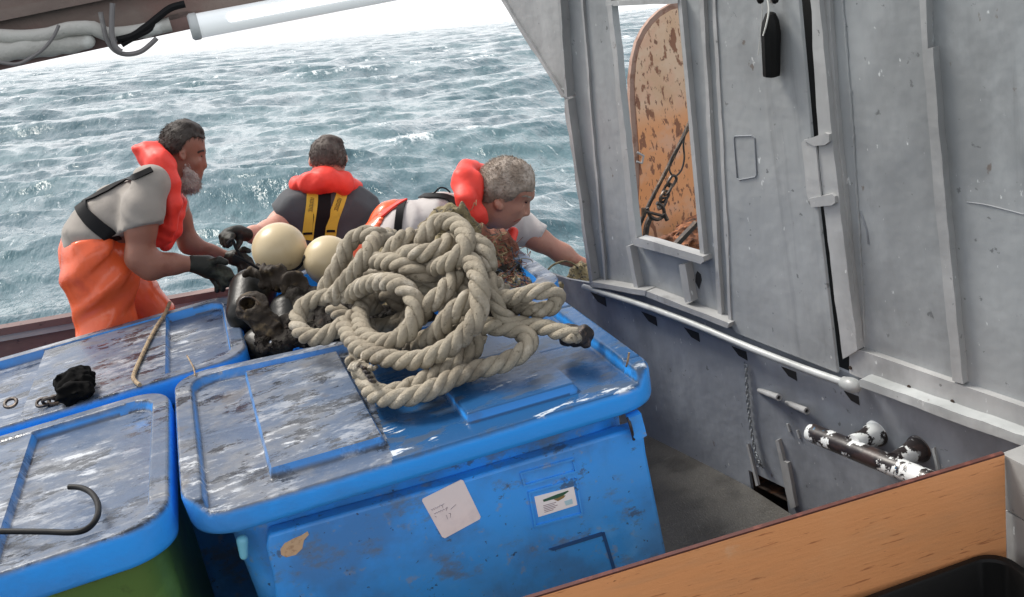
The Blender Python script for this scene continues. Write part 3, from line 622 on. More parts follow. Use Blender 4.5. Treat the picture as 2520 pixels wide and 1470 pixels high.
wpoly(mb, [(1672,-140),(1752,-140),(1762,0),(1806,812),(1792,806),(1727,640),(1667,4)], -.010, 0)
wpoly(mb, [(1752,-140),(1790,-140),(1830,822),(1806,812),(1762,0)], -.0105, -.0008)
mb.build('panel', 'wall', wl, False)
mb = MB(); wpoly(mb, [(1990,-160),(2720,-160),(2720,1085),(2520,1015),(2090,862),(2065,700)], -.012, .0); mb.build('side_plate', 'wall', wl, False)
mb = MB(); wpoly(mb, [(1180,-90),(1364,-140),(1391,246),(1379,228)], -.016, -.004); mb.build('gusset', 'wall_light', wl, False)
mb = MB(); wbar(mb, (1192,-70), (1386,238), 9, -.02, .006); mb.build('gusset_flange', 'wall_light', wl, False)
# window frame, flanges and column ribs
fr = MB(); wbar(fr, (1494,-140), (1498,12), 12, 0, .022); wbar(fr, (1499,12), (1560,592), 13, .0, .026); wbar(fr, (1490,10), (1668,2), 12, .0, .024)
wpoly(fr, [(1556,592),(1570,586),(1730,632),(1732,644),(1724,650),(1560,604)], 0, .036); wpoly(fr, [(1668,0),(1676,0),(1734,640),(1724,640)], 0, .020)
fr.build('window_frame', 'wall_light', wl, False)
mb = MB(); wbar(mb, (1368,-140), (1392,240), 7, .0, .035); wbar(mb, (1393,246), (1455,700), 8, 0, .035); wbar(mb, (1420,-140), (1488,690), 4, 0, .010)
wbar(mb, (1750,-140), (1797,800), 7, .0, .024); wbar(mb, (1545,606), (1566,712), 10, 0, .030); wbar(mb, (1678,652), (1694,744), 16, 0, .03); wbar(mb, (1718,-140),(1772,792), 9, 0, .014)
mb.build('stiffener', 'wall_light', wl, False)
mb = MB(); wbar(mb, (1454,700), (1588,722), 13, .0, .045); wbar(mb, (1586,722), (1792,802), 13, .0, .043); mb.build('bottom_ledge', 'wall_light', wl, False)
mb = MB(); wpoly(mb, [(1716,668),(1724,676),(1726,690),(1720,712),(1711,694),(1712,676)], .0, .0015); mb.build('slot', 'dark', wl, False)
# door
mb = MB(); wpoly(mb, [(1756,-140),(1960,-140),(1968,0),(1999,345),(2014,508),(2062,915),(2060,920),(1812,822),(1800,806),(1792,690)], .010, .020)
door = mb.build('door', 'wall', wl, False)
bv = door.modifiers.new('bevel', 'BEVEL'); bv.width = .004; bv.segments = 2
mb = MB(); q = [(1806,342),(1808,336),(1850,334),(1857,340),(1862,430),(1858,436),(1820,443),(1814,438)]
mb.tube([PW(x, y, .0215) for x, y in q], .0022, 6, closed=True); mb.build('welded_patch_outline', 'wall_dull', door)
mb = MB(); wpoly(mb, [(1972,352),(1978,345),(2004,340),(2006,352),(2022,498),(2018,508),(1998,512),(1990,500)], .030, .036)
wpoly(mb, [(1978,346),(2030,328),(2040,331),(2040,350),(2030,357),(2003,360)], .0295, .040); wpoly(mb, [(1990,489),(2046,478),(2054,484),(2055,500),(2046,506),(1996,511)], .0295, .040)
for x, y in ((1990,352),(2030,342),(2004,502),(2045,492)): mb.add(*(lambda m_: (m_.V, m_.F))(MB().tube([PW(x,y,.0), PW(x,y,.034)], .007, 8)))
hd = mb.build('handle', 'wall_light', door, False)
# door jamb and the dark gap behind it
mb = MB(); wpoly(mb, [(1955,-140),(2010,-140),(2105,866),(2090,930),(2060,925),(2018,508)], -.075, -.060); mb.build('inner_recess', 'dark', wl, False)
mb = MB(); wpoly(mb, [(1986,-140),(2010,-140),(2016,0),(2052,380),(2110,862),(2098,870),(2074,884),(2027,508),(2015,350),(1994,0)], -.012, .030); mb.build('door_jamb', 'wall_light', wl, False)
mb = MB(); wpoly(mb, [(2018,-140),(2032,-140),(2066,340),(2118,862),(2112,864),(2058,372)], .0, .012); mb.build('jamb_flange', 'wall_light', wl, False)
mb = MB(); wpoly(mb, [(2254,-140),(2276,-140),(2283,120),(2296,118),(2320,420),(2340,640),(2370,946),(2344,938),(2300,500),(2270,130)], .0, .022); mb.build('vertical_stiffener', 'wall_light', wl, False)
mb = MB(); wpoly(mb, [(2090,864),(2104,858),(2520,1002),(2740,1078),(2740,1160),(2520,1086),(2106,926),(2090,918)], .0, .020); mb.build('lower_band', 'wall_light', wl, False)
for x, y in ((2094,905),(2345,988),(2238,952)): mb = MB(); mb.lathe(PW(x,y,.019), WN, [(.006,0),(.006,.003),(.004,.004)], 10); mb.build('bolt_hole', 'hole', wl, False)
mb = MB(); wpoly(mb, [(2114,936),(2122,934),(2740,1150),(2740,1172),(2520,1099),(2116,952)], .0, .060); mb.build('ledge_lip', 'rail', wl, False)
def bead(path, r=.0032):
    pts = spline([(x, y, 0) for x, y in path], 7); mb = MB(); mb.tube([PW(p[0]+_wr.gauss(0,.7), p[1]+_wr.gauss(0,.7), .001) for p in pts], [r*_wr.uniform(.6,1.35) for _ in pts], 6); mb.build('weld_bead', 'wall', wl)
for pth in ([(1402,250),(1424,420),(1462,690)], [(1812,-20),(1822,400),(1846,824)], [(1505,-60),(1524,180),(1562,560)], [(2124,862),(2300,920),(2520,996)], [(2374,944),(2346,640),(2304,200),(2290,-20)], [(2072,-20),(2098,300),(2122,700),(2128,858)]): bead(pth)
mb = MB(); mb.tube(spline([PW(2118,520,.0), PW(2126,545,.001), PW(2134,570,.0), PW(2137,600,.0)], .005), .0035, 5); mb.build('weld_scar', 'wall_dull', wl); mb = MB(); mb.tube(spline([PW(2380,498,0), PW(2430,505,0.001), PW(2520,528,0)], .01), .0018, 5); mb.build('weld_scar', 'wall_dull', wl)

# bulwark plate with its pipe rail
bw = thing('bulwark', 'blue grey steel bulwark with a pipe rail and drain opening', 'bulwark', W0-WU*.2-WN*.0)
P = [PW(1400,690), PW(1588,722), PW(1700,764), PW(1850,826), PW(2110,930), PW(2740,1165)]
zt = [float(p[2]) for p in P]; us = [float((p-W0)@WU) for p in P]
def wall_pt(u, z, off=0.0): return W0 + WU*u + np.array([0,0,z]) + WN*off
def wuz(px, py): p = PW(px, py); return float((p-W0)@WU), float(p[2])
hu0 = wuz(1843,1165)[0]; hu1 = wuz(1935,1215)[0]; hz = wuz(1843,1158)[1]

def zt_at(u): return float(np.interp(u, us[::-1], [z+.004 for z in zt][::-1]))
mb = MB()
def seg(u0, u1, z0, o=-.013):
    uu = [u0] + [u for u in us if min(u0,u1) < u < max(u0,u1)] + [u1]
    mb.prism([wall_pt(u, zt_at(u), 0) for u in uu] + [wall_pt(u1, z0), wall_pt(u0, z0)], -WN*.012)
seg(1.7, hu0, -.3); seg(hu0, hu1, hz); seg(hu1, us[-1], -.3)
mb.build('plate', 'bulwark', bw, False)
mb = MB(); mb.prism([wall_pt(hu0+.05, -.3, -.16), wall_pt(hu1-.05, -.3, -.16), wall_pt(hu1-.05, hz+.05, -.16), wall_pt(hu0+.05, hz+.05, -.16)], -WN*.01)
for _u in (hu0+.002, hu1-.012): mb.prism([wall_pt(_u, -.3, -.0135), wall_pt(_u+.010, -.3, -.0135), wall_pt(_u+.010, hz+.05, -.0135), wall_pt(_u, hz+.05, -.0135)], -WN*.145)
mb.prism([wall_pt(hu0, hz+.05, -.0135), wall_pt(hu1, hz+.05, -.0135), wall_pt(hu1, hz+.06, -.0135), wall_pt(hu0, hz+.06, -.0135)], -WN*.145); mb.prism([wall_pt(hu0, .002, -.0135), wall_pt(hu1, .002, -.0135), wall_pt(hu1, .006, -.0135), wall_pt(hu0, .006, -.0135)], -WN*.145); mb.build('drain_back', 'hole', bw, False)
mb = MB(); wpoly(mb, [(1908,1085),(1915,1083),(1928,1135),(1938,1140),(1958,1248),(1946,1253),(1934,1215),(1922,1150)], .0, .014); wpoly(mb, [(1836,1095),(1840,1093),(1866,1195),(1860,1197)], 0, .010); mb.build('drain_guide', 'wall_light', bw, False)
rp = [PW(1436,706,.035), PW(1560,744,.035), PW(1700,795,.035), PW(1850,858,.035), PW(1980,908,.035), PW(2080,943,.035)]
mb = MB(); mb.tube(spline(rp, .03), .0115, 14); mb.build('pipe_rail', 'rail', bw)
mb = MB(); d_ = rp[-1]-rp[-2]; d_ /= np.linalg.norm(d_); mb.lathe(rp[-1]-d_*.012, d_, [(.015,0),(.0185,.004),(.0185,.012),(.020,.014),(.023,.03),(.022,.045),(.016,.06),(.006,.068),(.001,.069)], 20); mb.build('rail_end', 'rail', bw, True, 60)
for x, y in ((1475,735),(1600,783),(1705,822),(1822,868),(1944,918),(2098,978)):
    mb = MB(); wpoly(mb, [(x-22,y-16),(x+14,y-2),(x+17,y+20),(x-4,y+8)], .0, .0015); mb.build('drain_slot', 'dark', bw, False)
for a, b in (((1872,962),(1917,979)), ((1940,993),(1986,1012))):
    p = PW(*a, 0); q = PW(b[0], b[1], .030); mb = MB(); dd = q-p; Ln = np.linalg.norm(dd); mb.lathe(p, dd, [(.0085,-.01),(.0115,Ln),(.0065,Ln+.0005),(.0065,Ln-.008)], 16); c = mb.build('pipe_stub', 'wall_light', bw, True, 30)
    mb = MB(); mb.lathe(p, dd, [(.0063,Ln-.010),(.0063,Ln-.006)], 12); mb.build('bore', 'dark', c, False)
for x, y in ((1938,1052),(1962,1068)): mb = MB(); wpoly(mb, [(x-4,y-8),(x,y-8),(x+6,y+10),(x+3,y+12)], 0, .006); mb.build('weld_tab', 'rail', bw, False)
mb = MB(); wpoly(mb, [(2292,1105),(2298,1102),(2310,1160),(2303,1164)], 0, .008); mb.build('weld_tab', 'rail', bw, False)

# mooring bitt welded on the bulwark
OB = .115
bt = thing('mooring_bitt', 'chipped black and white mooring bitt, a bar on two stubs by the plank', 'mooring bitt', PW(2150,1110,0))
a, b = PW(1990,1062,OB), PW(2340,1205,OB); dd = b-a; Ln = np.linalg.norm(dd)
mb = MB(); mb.lathe(a, dd, [(.001,-.002),(.016,0),(.026,.006),(.029,.018),(.029,Ln)], 28); mb.build('bar', 'bitt', bt, True, 60)
for x, y, x2, y2 in ((2158,1066,2098,1092), (2262,1104,2200,1136)):
    p = PW(x, y, 0); q = PW(x2, y2, OB); dd = q-p; Ln = np.linalg.norm(dd); mb = MB(); mb.lathe(p, dd, [(.040,-.01),(.040,.004),(.034,.008),(.033,.03),(.027,.055),(.025,Ln)], 26); mb.build('stub', 'bitt', bt, True, 50)

# chain hanging on the bulwark
mb = MB(); cp = spline([PW(1836,905,.012), PW(1840,980,.012), PW(1846,1040,.012), PW(1856,1100,.014), PW(1866,1148,.016)], .0005); tot = 0; pos = [cp[0]]; 
for i in range(1, len(cp)):
    tot += np.linalg.norm(cp[i]-cp[i-1])
    if tot > .0165: pos.append(cp[i]); tot = 0
def chain_link(mb, c, d, nrm, L_, Wd, r):
    d = d/np.linalg.norm(d); s_ = np.cross(d, nrm); s_ /= np.linalg.norm(s_)
    pts = [c + d*((L_/2-Wd/2)*(1 if math.cos(t) > 0 else -1) + math.cos(t)*Wd/2) + s_*math.sin(t)*Wd/2 for t in np.linspace(0, 2*math.pi, 16, endpoint=False)]
    mb.tube(pts, r, 6, closed=True)
for i, p in enumerate(pos): chain_link(mb, p, WU*.05+np.array([0,0,-1.0]), (WN if i % 2 == 0 else WU*.8+WN*.6), .024, .013, .0022)
for k in range(5): chain_link(mb, PW(1862+k*3, 1122+k*6, .02), np.array([.1*k, -.3, -.8]), WN+WU*.5*(k % 2), .024, .013, .0024)
tag(mb.build('chain', 'greychain'), 'thin grey chain hanging down the bulwark above the drain', 'chain')

# black float hanging on the door
fl = thing('hanging_float', 'black foam float hanging from white cord on the door', 'float', PW(1898,185,.04))
mb = MB(); mb.lathe(PW(1899,186,.048), PW(1896,20,.048)-PW(1899,186,.048), [(.012,-.004),(.0235,0),(.0245,.006),(.0260,.075),(.0275,.118),(.023,.148),(.014,.168),(.007,.172)], 10); mb.build('body', 'black', fl, True, 30)
mb = MB(); mb.tube(spline([PW(1878,-140,.03), PW(1884,-30,.05), PW(1892,20,.06), PW(1886,60,.074), PW(1878,88,.075)], .005), .0022, 6); mb.build('cord', 'white_cord', fl); mb = MB(); mb.tube(spline([PW(1868,-60,.03), PW(1876,20,.04), PW(1871,90,.03), PW(1866,135,.025)], .005), .0011, 5); mb.build('cord', 'white_cord', fl)
for x in (1872,1908): mb = MB(); mb.lathe(PW(x,-2,.045), (0.6,.1,1), [(.004,-.012),(.010,-.006),(.010,.006),(.004,.012)], 10); mb.build('toggle', 'black', fl)

# ================================================================== plywood board, block wall, black tray
A, B = PZ(2470,1115,.686), PZ(1310,1470,.686); A[0:2] = PZ(2472,1116,.686)[0:2]; dv = (B-A)/np.linalg.norm(B-A); B2 = A+dv*2.6; yv = np.array([-dv[1], dv[0], 0]); yv = yv if yv[1] > 0 else -yv
pk = thing('plywood_board', 'orange brown plywood board on edge across the foreground', 'board', (A+B)/2*np.array([1,1,0])+np.array([0,0,.3]))
mb = MB(); mb.prism([A+np.array([0,0,-.0045]), B2+np.array([0,0,-.0045]), B2+np.array([0,0,-.42]), A+np.array([-.012,0,-.42])], yv*.012); mb.build('board_face', 'wood', pk, False)
mb = MB(); mb.prism([A, B2, B2+np.array([0,0,-.0045]), A+np.array([0,0,-.0045])], yv*.0115); mb.build('top_edge', 'wood_edge', pk, False)
bk = thing('block_pillar', 'white grey stacked blocks at the right end of the plywood board', 'pillar', A+np.array([.2,-.3,-A[2]]))
x0 = A[0]+.006
for z0, z1, o in ((.53,.676,0), (.345,.525,.004), (.004,.34,.002)):
    mb = MB(); mb.box((x0+o, A[1]-.75, z0), (x0+.30, A[1]+.02, z1), .008); mb.build('block', 'greywhite', bk, False)
# tray: thick rolled rim with rounded corner
TZ = float(PY(2448,1362,1.648)[2]); tr = thing('black_tray', 'black plastic fish box at the bottom right corner', 'fish box', (1.2,1.35,.05))
c0 = PZ(2452,1350,TZ); c1 = PZ(2120,1470,TZ); dv2 = (c1-c0)/np.linalg.norm(c1-c0); pv = np.array([dv2[1], -dv2[0], 0]); pv = pv if pv[1] < 0 else -pv
def tp(x, y, z): return c0 + dv2*x + pv*y + np.array([0,0,z-TZ])
rows = [(.05,.05,.03),(TZ-.02,.012,.05),(TZ-.02,-.003,.06),(TZ-.004,-.003,.06),(TZ,.002,.058),(TZ,.016,.05),(TZ-.005,.020,.05),(.20,.030,.045),(.07,.05,.03)]; V = []; TW, TL = .85, .55
for z, s_, R_ in rows:
    for x, y in rrect(TW-2*s_, TL-2*s_, R_, 8): V.append(tp(x+s_, y+s_, z))
n = len(V)//len(rows); Fc = [(i*n+k, i*n+(k+1) % n, (i+1)*n+(k+1) % n, (i+1)*n+k) for i in range(len(rows)-1) for k in range(n)] + [tuple(range(n))[::-1], tuple((len(rows)-1)*n+k for k in range(n))]
link('body', V, Fc, 'black', tr, True, 40)
mb = MB(); r_ = random.Random(5)
for k in range(26):
    x, y = .08+r_.uniform(0,.14), .10+r_.uniform(0,.12); mb.add(*(lambda m_: (m_.V, m_.F))(MB().lathe(tp(x,y,.071), (0,0,1), [(r_.uniform(.001,.004),0),(.001,.002)], 6)))
tag(mb.build('fish_scales', 'paper'), 'scattered pale fish scales on the bottom of the black box', 'scales', kind='stuff')

# ================================================================== overhead beam, lamp, pipes
BY = 2.0; bm_ = thing('overhead_beam', 'brown stained overhead beam at the top left corner', 'beam', (-.5,BY,1.936))
zb = lambda x: 1.936
mb = MB(); mb.box((-1.9,BY,1.936), (1.15,BY+.12,2.35)); mb.build('web', 'beam', bm_, False)
mb = MB(); mb.box((-1.9,BY-.012,1.934), (1.15,BY+.0,1.956), .002); mb.build('lower_flange', 'gunwale', bm_, False)
mb = MB(); mb.box((-1.9,BY-.022,2.012), (1.15,BY-.0005,2.030)); mb.build('batten', 'beam', bm_, False)
lp = thing('strip_lamp', 'white strip lamp under the overhead beam, lit at its near end', 'lamp', PY(780,30,BY-.03))
La, Lb = PY(478,66,BY-.05), PY(1130,-58,BY-.05); dl = (Lb-La)/np.linalg.norm(Lb-La)
def lbar(a, b, r, zz=1.0, n=16, nm='x'):
    mb = MB(); mb.lathe(a, b-a, [(r*.85,0),(r,.004),(r,np.linalg.norm(b-a)-.004),(r*.85,np.linalg.norm(b-a))], n); return mb
lbar(La, Lb, .0215).build('diffuser', 'diffuser', lp, True, 60)
lbar(La-dl*.008, La+dl*.010, .0235).build('end_cap', 'cap', lp, True, 50)
lbar(La+dl*.06+np.array([0,-.017,.004]), Lb+np.array([0,-.017,.004]), .0085).build('tube', 'tube', lp)
mb = MB(); mb.tube(spline([PY(x,y,BY-.03) for x,y in ((-40,88),(0,90),(60,92),(120,86),(170,72),(230,70),(262,84),(330,80),(420,60))], .01), [.0125]*0 or .0125, 12); o = mb.build('lagged_pipe', 'lagging'); tag(o, 'pale lagged pipe along the beam, the upper and thinner one', 'pipe', 'lagged pipes on the beam')
s = SDF(); pts = [PY(x,y,BY-.025) for x,y in ((-60,140),(0,132),(60,122),(120,112),(170,108),(215,100))]
for i in range(len(pts)-1): s.cap(pts[i], pts[i+1], .021-.002*i, .021-.002*(i+1), .01)
s.wr(.003, 60, 3); o = s.build('lagged_pipe', 'lagging', None, .005); tag(o, 'thick lumpy lagged pipe along the beam, the lower one', 'pipe', 'lagged pipes on the beam')
mb = MB(); mb.tube(spline([PY(x,y,BY-.052) for x,y in ((247,30),(254,62),(262,96),(282,124),(310,134),(345,128),(372,108),(386,94))], .005), .0042, 8)
mb.tube(spline([PY(x,y,BY-.060) for x,y in ((277,8),(275,50),(276,90),(286,118),(300,128))], .005), .0046, 8); tag(mb.build('hose', 'hose'), 'thin grey hose hanging in a loop below the beam', 'hose')
mb = MB(); mb.tube(spline([PY(x,y,BY-.04) for x,y in ((455,10),(420,20),(390,42),(360,66),(325,88),(288,98))], .005), .0062, 8); mb.tube(spline([PY(x,y,BY-.04) for x,y in ((380,48),(372,72),(350,84),(320,100),(300,112))], .005), .004, 8); tag(mb.build('cable', 'strap'), 'black cable slanting across the beam towards the lamp', 'cable')
mb = MB(); mb.tube(spline([PY(x,y,BY-.06) for x,y in ((145,62),(132,90),(110,118),(80,140),(40,158),(-20,150))], .005), .0028, 8); tag(mb.build('cord', 'hose'), 'thin grey cord drooping from the lagged pipe', 'cord')
mb = MB(); mb.tube(spline([PY(x,y,BY-.03) for x,y in ((405,34),(392,48),(398,60),(370,72),(374,86),(352,92))], .004), .0035, 6); tag(mb.build('fastener', 'lagging'), 'short knotted tie on the black cable', 'tie')

# ================================================================== things beyond the wall window
tw = thing('trawl_door', 'tall rounded orange steel trawl door with flaking rusty paint, seen through the window', 'trawl door', PY(1700,600,4.55)*np.array([1,1,0]))
TY = 4.55
lft = [(1676,4),(1650,10),(1622,27),(1600,48),(1582,72),(1566,105),(1556,145),(1550,195),(1550,250),(1554,310),(1560,370),(1565,430),(1566,470),(1564,510),(1566,560),(1572,640),(1590,720)]
rgt = [(3380-x-20+int((y-4)*.10), y) for x, y in lft][::-1]
def yprism(mb, poly, Y0, Y1): 
    P = [PY(x, y, Y0) for x, y in poly]; return mb.prism(P, (0, Y1-Y0, 0))
def inner(poly, d):
    c = np.mean(np.array(poly), 0); return [tuple(np.array(p)+(c-np.array(p))/np.linalg.norm(c-np.array(p))*d) for p in poly]
mb = MB(); yprism(mb, lft+rgt, TY, TY+.03); mb.build('rim', 'trawl_rim', tw, False)
mb = MB(); yprism(mb, inner(lft+rgt, 15), TY-.006, TY-.0005); mb.build('face', 'trawl', tw, False)
mb = MB(); mb.tube([PY(1568,375,TY-.02), PY(1584,384,TY-.03), PY(1580,402,TY-.03), PY(1566,398,TY-.02)], .006, 8); mb.build('lug', 'wall_light', tw)
mb = MB(); mb.tube(spline([PY(1712,262,4.05), PY(1690,318,4.05), PY(1650,400,4.05), PY(1610,478,4.05), PY(1578,545,4.05), PY(1560,600,4.05)], .02), .0095, 8); tag(mb.build('wire_rope', 'iron'), 'dark wire rope slanting down past the orange trawl door', 'wire rope')
mb = MB(); mb.tube(spline([PY(x,y,4.02) for x,y in ((1694,320),(1672,356),(1652,392),(1648,420),(1660,434),(1676,420),(1684,390),(1682,352),(1690,318))], .006), .0042, 6); tag(mb.build('rope_eye', 'iron'), 'spliced eye at the end of the wire rope holding the chain', 'rope eye')
mb = MB()
for i, (x, y) in enumerate(((1654,446),(1642,466),(1635,484),(1630,500))): chain_link(mb, PY(x,y,4.02), PY(1610,520,4.0)-PY(1655,440,4.0), np.array([.3,-1,.1]) if i % 2 == 0 else np.array([1,.2,.3]), .052, .034, .0068)
tag(mb.build('chain', 'iron'), 'short heavy chain in front of the orange trawl door', 'chain')
sh = thing('shackle', 'iron shackle with a cross pin at the foot of the heavy chain', 'shackle', PY(1610,560,4.0))
mb = MB(); mb.tube(spline([PY(x,y,4.0) for x,y in ((1592,512),(1602,534),(1620,540),(1634,528),(1630,508),(1616,500))], .004), .0085, 8); mb.build('bow', 'iron', sh)
mb = MB(); mb.tube([PY(1586,520,3.99), PY(1640,534,3.99)], .0065, 8); mb.tube([PY(1634,526,3.99), PY(1642,542,3.99)], .010, 8); mb.tube([PY(1584,512,3.99), PY(1584,532,3.99)], .011, 8); mb.build('pin', 'iron', sh)
mb = MB(); mb.tube(spline([PY(x,y,4.02) for x,y in ((1604,530),(1592,556),(1588,600),(1590,640))], .01), [.014]*1*0 or .014, 8); tag(mb.build('iron_bar', 'iron'), 'dark iron bar standing below the shackle', 'bar')
s = SDF()
for x, y, d, r in ((1640,600,0,.05),(1690,580,.05,.08),(1725,560,.1,.10),(1665,615,-.03,.06),(1710,620,0,.07),(1620,620,0,.05)): s.ell(PY(x,y+2,4.25+d), (r,r*.8,r*.6), k=.02)
s.wr(.012, 55, 5).wr(.006, 130, 6); tag(s.build('rusty_gear', 'rust', None, .008), 'heap of rusty chain and gear at the bottom of the window', 'fishing gear', kind='stuff')
mb = MB(); yprism(mb, [(1716,546),(1722,552),(1672,606),(1662,602)], 4.0, 4.03); tag(mb.build('steel_bar', 'iron', None, False), 'dark flat bar with a bright edge slanting across the window corner', 'bar')

# ================================================================== people
CX, CY, CZ = M[0], M[1], M[2]           # camera axes in boat space
class Fig:
    def __init__(s, Y0): s.Y0 = Y0
    def P(s, x, y, d=0.0): return PY(x, y, s.Y0+d)
    def r(s, x, y, d, px): return px*depth(s.P(x,y,d))/F
    def cap(s, f, x1,y1,d1,r1, x2,y2,d2,r2, k=.03, op='+'): f.cap(s.P(x1,y1,d1), s.P(x2,y2,d2), s.r(x1,y1,d1,r1), s.r(x2,y2,d2,r2), k, op); return f
    def chain(s, f, pts, k=.02):
        for a, b in zip(pts[:-1], pts[1:]): s.cap(f, *a, *b, k)
        return f
    def ell(s, f, x, y, d, rx, ry, rd, ang=0, k=.03, op='+'):    # rd in metres (depth), ang: rotation in the picture plane, degrees
        a = math.radians(ang); u = CX*math.cos(a)+CY*math.sin(a); v = -CX*math.sin(a)+CY*math.cos(a); R = np.column_stack([u, v, CZ])
        q = depth(s.P(x,y,d))/F; f.ell(s.P(x,y,d), (rx*q, ry*q, rd), R, k, op); return f
    def half(s, f, x, y, d, nx, ny, nd=0.0): f.half(s.P(x,y,d), CX*nx+CY*ny+CZ*nd); return f     # removes the side the normal points to
def copyf(f): g = SDF(); g.p = list(f.p); g.w = list(f.w); return g
def eyeball(mb, f, px, py, r=.006):
    h = f.hit(px, py, 2)
    if h is not None:
        mb.lathe(h+f.normal(h)*.001, f.normal(h), [(r,-.003),(r*.9,.0008),(r*.3,.0016)], 10)
def gloved_hand(fig, f, palm, fingers, thumb, k=.006):
    (x,y,d,rx,ry,rd,ang) = palm; fig.ell(f, x,y,d,rx,ry,rd,ang,.02)
    for ch in fingers+[thumb]:
        for a, b in zip(ch[:-1], ch[1:]): fig.cap(f, *a, *b, k)

def hair_build(f, name, m, parent, h, n, ln, flow, seed=1):
    V, Fc = f.mesh(h); V = list(map(tuple, V)); Fc = [tuple(q) for q in Fc]; r = np.random.default_rng(seed); idx = r.integers(0, len(V), n)
    for i in idx:
        p = np.array(V[i]); nn = f.normal(p); d = nn*r.uniform(.08,.32) + np.array(flow)*r.uniform(.6,1.0) + r.normal(0,.20,3); d /= np.linalg.norm(d); L_ = ln*r.uniform(.5,1.2); u = np.cross(d, nn+1e-3); u /= np.linalg.norm(u); w_ = np.cross(d, u)
        b0 = len(V); q = p+d*L_*.5+nn*.001; V += [tuple(p-u*.0011), tuple(p+u*.0011), tuple(p+w_*.0014), tuple(q-u*.0009), tuple(q+u*.0009), tuple(q+w_*.0011), tuple(p+d*L_+np.array([0,0,-.15])*L_)]
        for a, b in ((0,1),(1,2),(2,0)): Fc.append((b0+a, b0+b, b0+b+3, b0+a+3)); Fc.append((b0+a+3, b0+b+3, b0+6))
    return link(name, V, Fc, m, parent)
# ---- the bearded man bending on the left
A_ = Fig(4.22); pa = thing('person', 'bearded man in pale grey t-shirt, red lifejacket and orange trousers bending over the tubs', 'person', A_.P(240,1150,0)*np.array([1,1,0])+np.array([0,0,.002]), 'crew working over the tubs')
def skullA(f, g=0.0):
    A_.ell(f, 451,350,0, 51+g,50+g,.078+g*.0017, -12, .03); return f
b = SDF(); skullA(b)
A_.ell(b, 472,395,0, 32,40,.060, 8, .03); A_.ell(b, 467,428,0, 28,26,.052, 20, .03)
A_.cap(b, 494,388,0,7, 503,408,0,7.5, .012); A_.ell(b, 499,409,-.012, 6,5,.010, 0, .006); A_.ell(b, 496,369,-.02, 9,6,.034, 70, .012); A_.ell(b, 486,428,0, 10,6,.024, 0, .010); A_.ell(b, 484,440,0, 11,7,.024, 0, .010)
A_.ell(b, 480,402,-.045, 11,10,.018, 0, .02)
A_.ell(b, 496,386,-.052, 8,6,.014, 0, .006, '-')
A_.ell(b, 449,382,-.080, 9,15,.012, -10, .006); A_.ell(b, 451,382,-.092, 4.5,8,.008, -10, .004, '-')
A_.cap(b, 428,405,0,36, 385,455,0,44, .04)
# trunk and legs (inside the clothes), arms
for dd in (-.10,.10): A_.chain(b, [(370,470,dd,40),(300,532,dd,50),(246,600,dd,48),(240,660,dd,46)], .05)
for dd, fx, kx in ((-.11,262,268),(.12,425,368)):
    A_.chain(b, [(248,670,dd,40),(kx,800,dd,34)], .04)
    q = A_.P(fx,900,dd); kn = A_.P(kx,800,dd); ft = np.array([q[0], 4.22+dd, .07]); b.cap(kn, ft, .065, .045, .04); b.cap(ft, ft+np.array([.15,-.04,-.03]), .042, .034, .03)
A_.chain(b, [(372,452,-.20,38),(346,560,-.25,36),(346,634,-.26,34),(372,654,-.26,33),(424,650,-.25,24),(478,650,-.24,18)], .03)
A_.chain(b, [(420,470,.20,36),(440,540,.24,28),(466,600,.24,24),(520,622,.22,17),(566,634,.20,14)], .03)
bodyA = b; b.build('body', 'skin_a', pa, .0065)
h = SDF(); skullA(h, 3.2); A_.ell(h, 415,382,0, 20,22,.055, 0, .03); A_.ell(h, 470,311,-.0, 28,11,.055, 25, .02)
A_.ell(h, 502,402,0, 42,62,.2, -8, .004, '-'); A_.ell(h, 455,410,-.10, 24,38,.06, 0, .004, '-'); A_.ell(h, 455,425,.0, 38,46,.2, 0, .004, '-'); h.wr(.0018, 150, 8)
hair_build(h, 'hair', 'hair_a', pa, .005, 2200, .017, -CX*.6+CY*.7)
h = SDF(); A_.ell(h, 460,448,0, 29,24,.056, 18, .02); A_.ell(h, 466,430,-.030, 24,18,.030, 20, .02); A_.ell(h, 460,410,-.050, 10,22,.014, -5, .015); A_.ell(h, 474,452,-.01, 14,14,.034, 18, .02); A_.ell(h, 488,421,0, 7,4.5,.026, 0, .006); h.wr(.0025, 150, 2); hair_build(h, 'beard', 'beard', pa, .005, 1300, .016, CY*.8+CX*.2)
mb = MB(); eyeball(mb, b, 494,385, .0065); mb.build('eye', 'eye', pa)
mb = MB(); ribbon(mb, b, [(486,376),(493,372),(501,371)], .007, .003, 2, .0); mb.build('eyebrow', 'hair_a', pa)
mb = MB(); ribbon(mb, b, [(479,434),(485,433),(492,432)], .006, .002, 2, .0); mb.build('lips', 'lip', pa)
s = SDF()
for dd in (-.10,.10): A_.chain(s, [(380,468,dd,54),(306,530,dd,70),(250,584,dd,72),(240,606,dd,74)], .06)
A_.chain(s, [(372,452,-.205,48),(354,520,-.25,47),(344,595,-.265,46)], .05); A_.chain(s, [(418,470,.18,46),(436,530,.24,34)], .05)
A_.ell(s, 430,420,0, 20,14,.2, 0, .004, '-') if False else None
torsoA = copyf(s); torsoA.wr(.005, 14, 3, (1,1,1)).wr(.0065, 62, 1003, (1,1,.7)); s = torsoA
s.p.append(('e', A_.P(232,700,0), np.array([.34,.40,.115]), np.column_stack([CX*math.cos(-.21)+CY*math.sin(-.21), CZ, CX*math.sin(.21)*-1*-1+CY*math.cos(.21)]), 0, .01, '-')) if False else None
A_.half(s, 240,628,0, .30,.95) if False else None
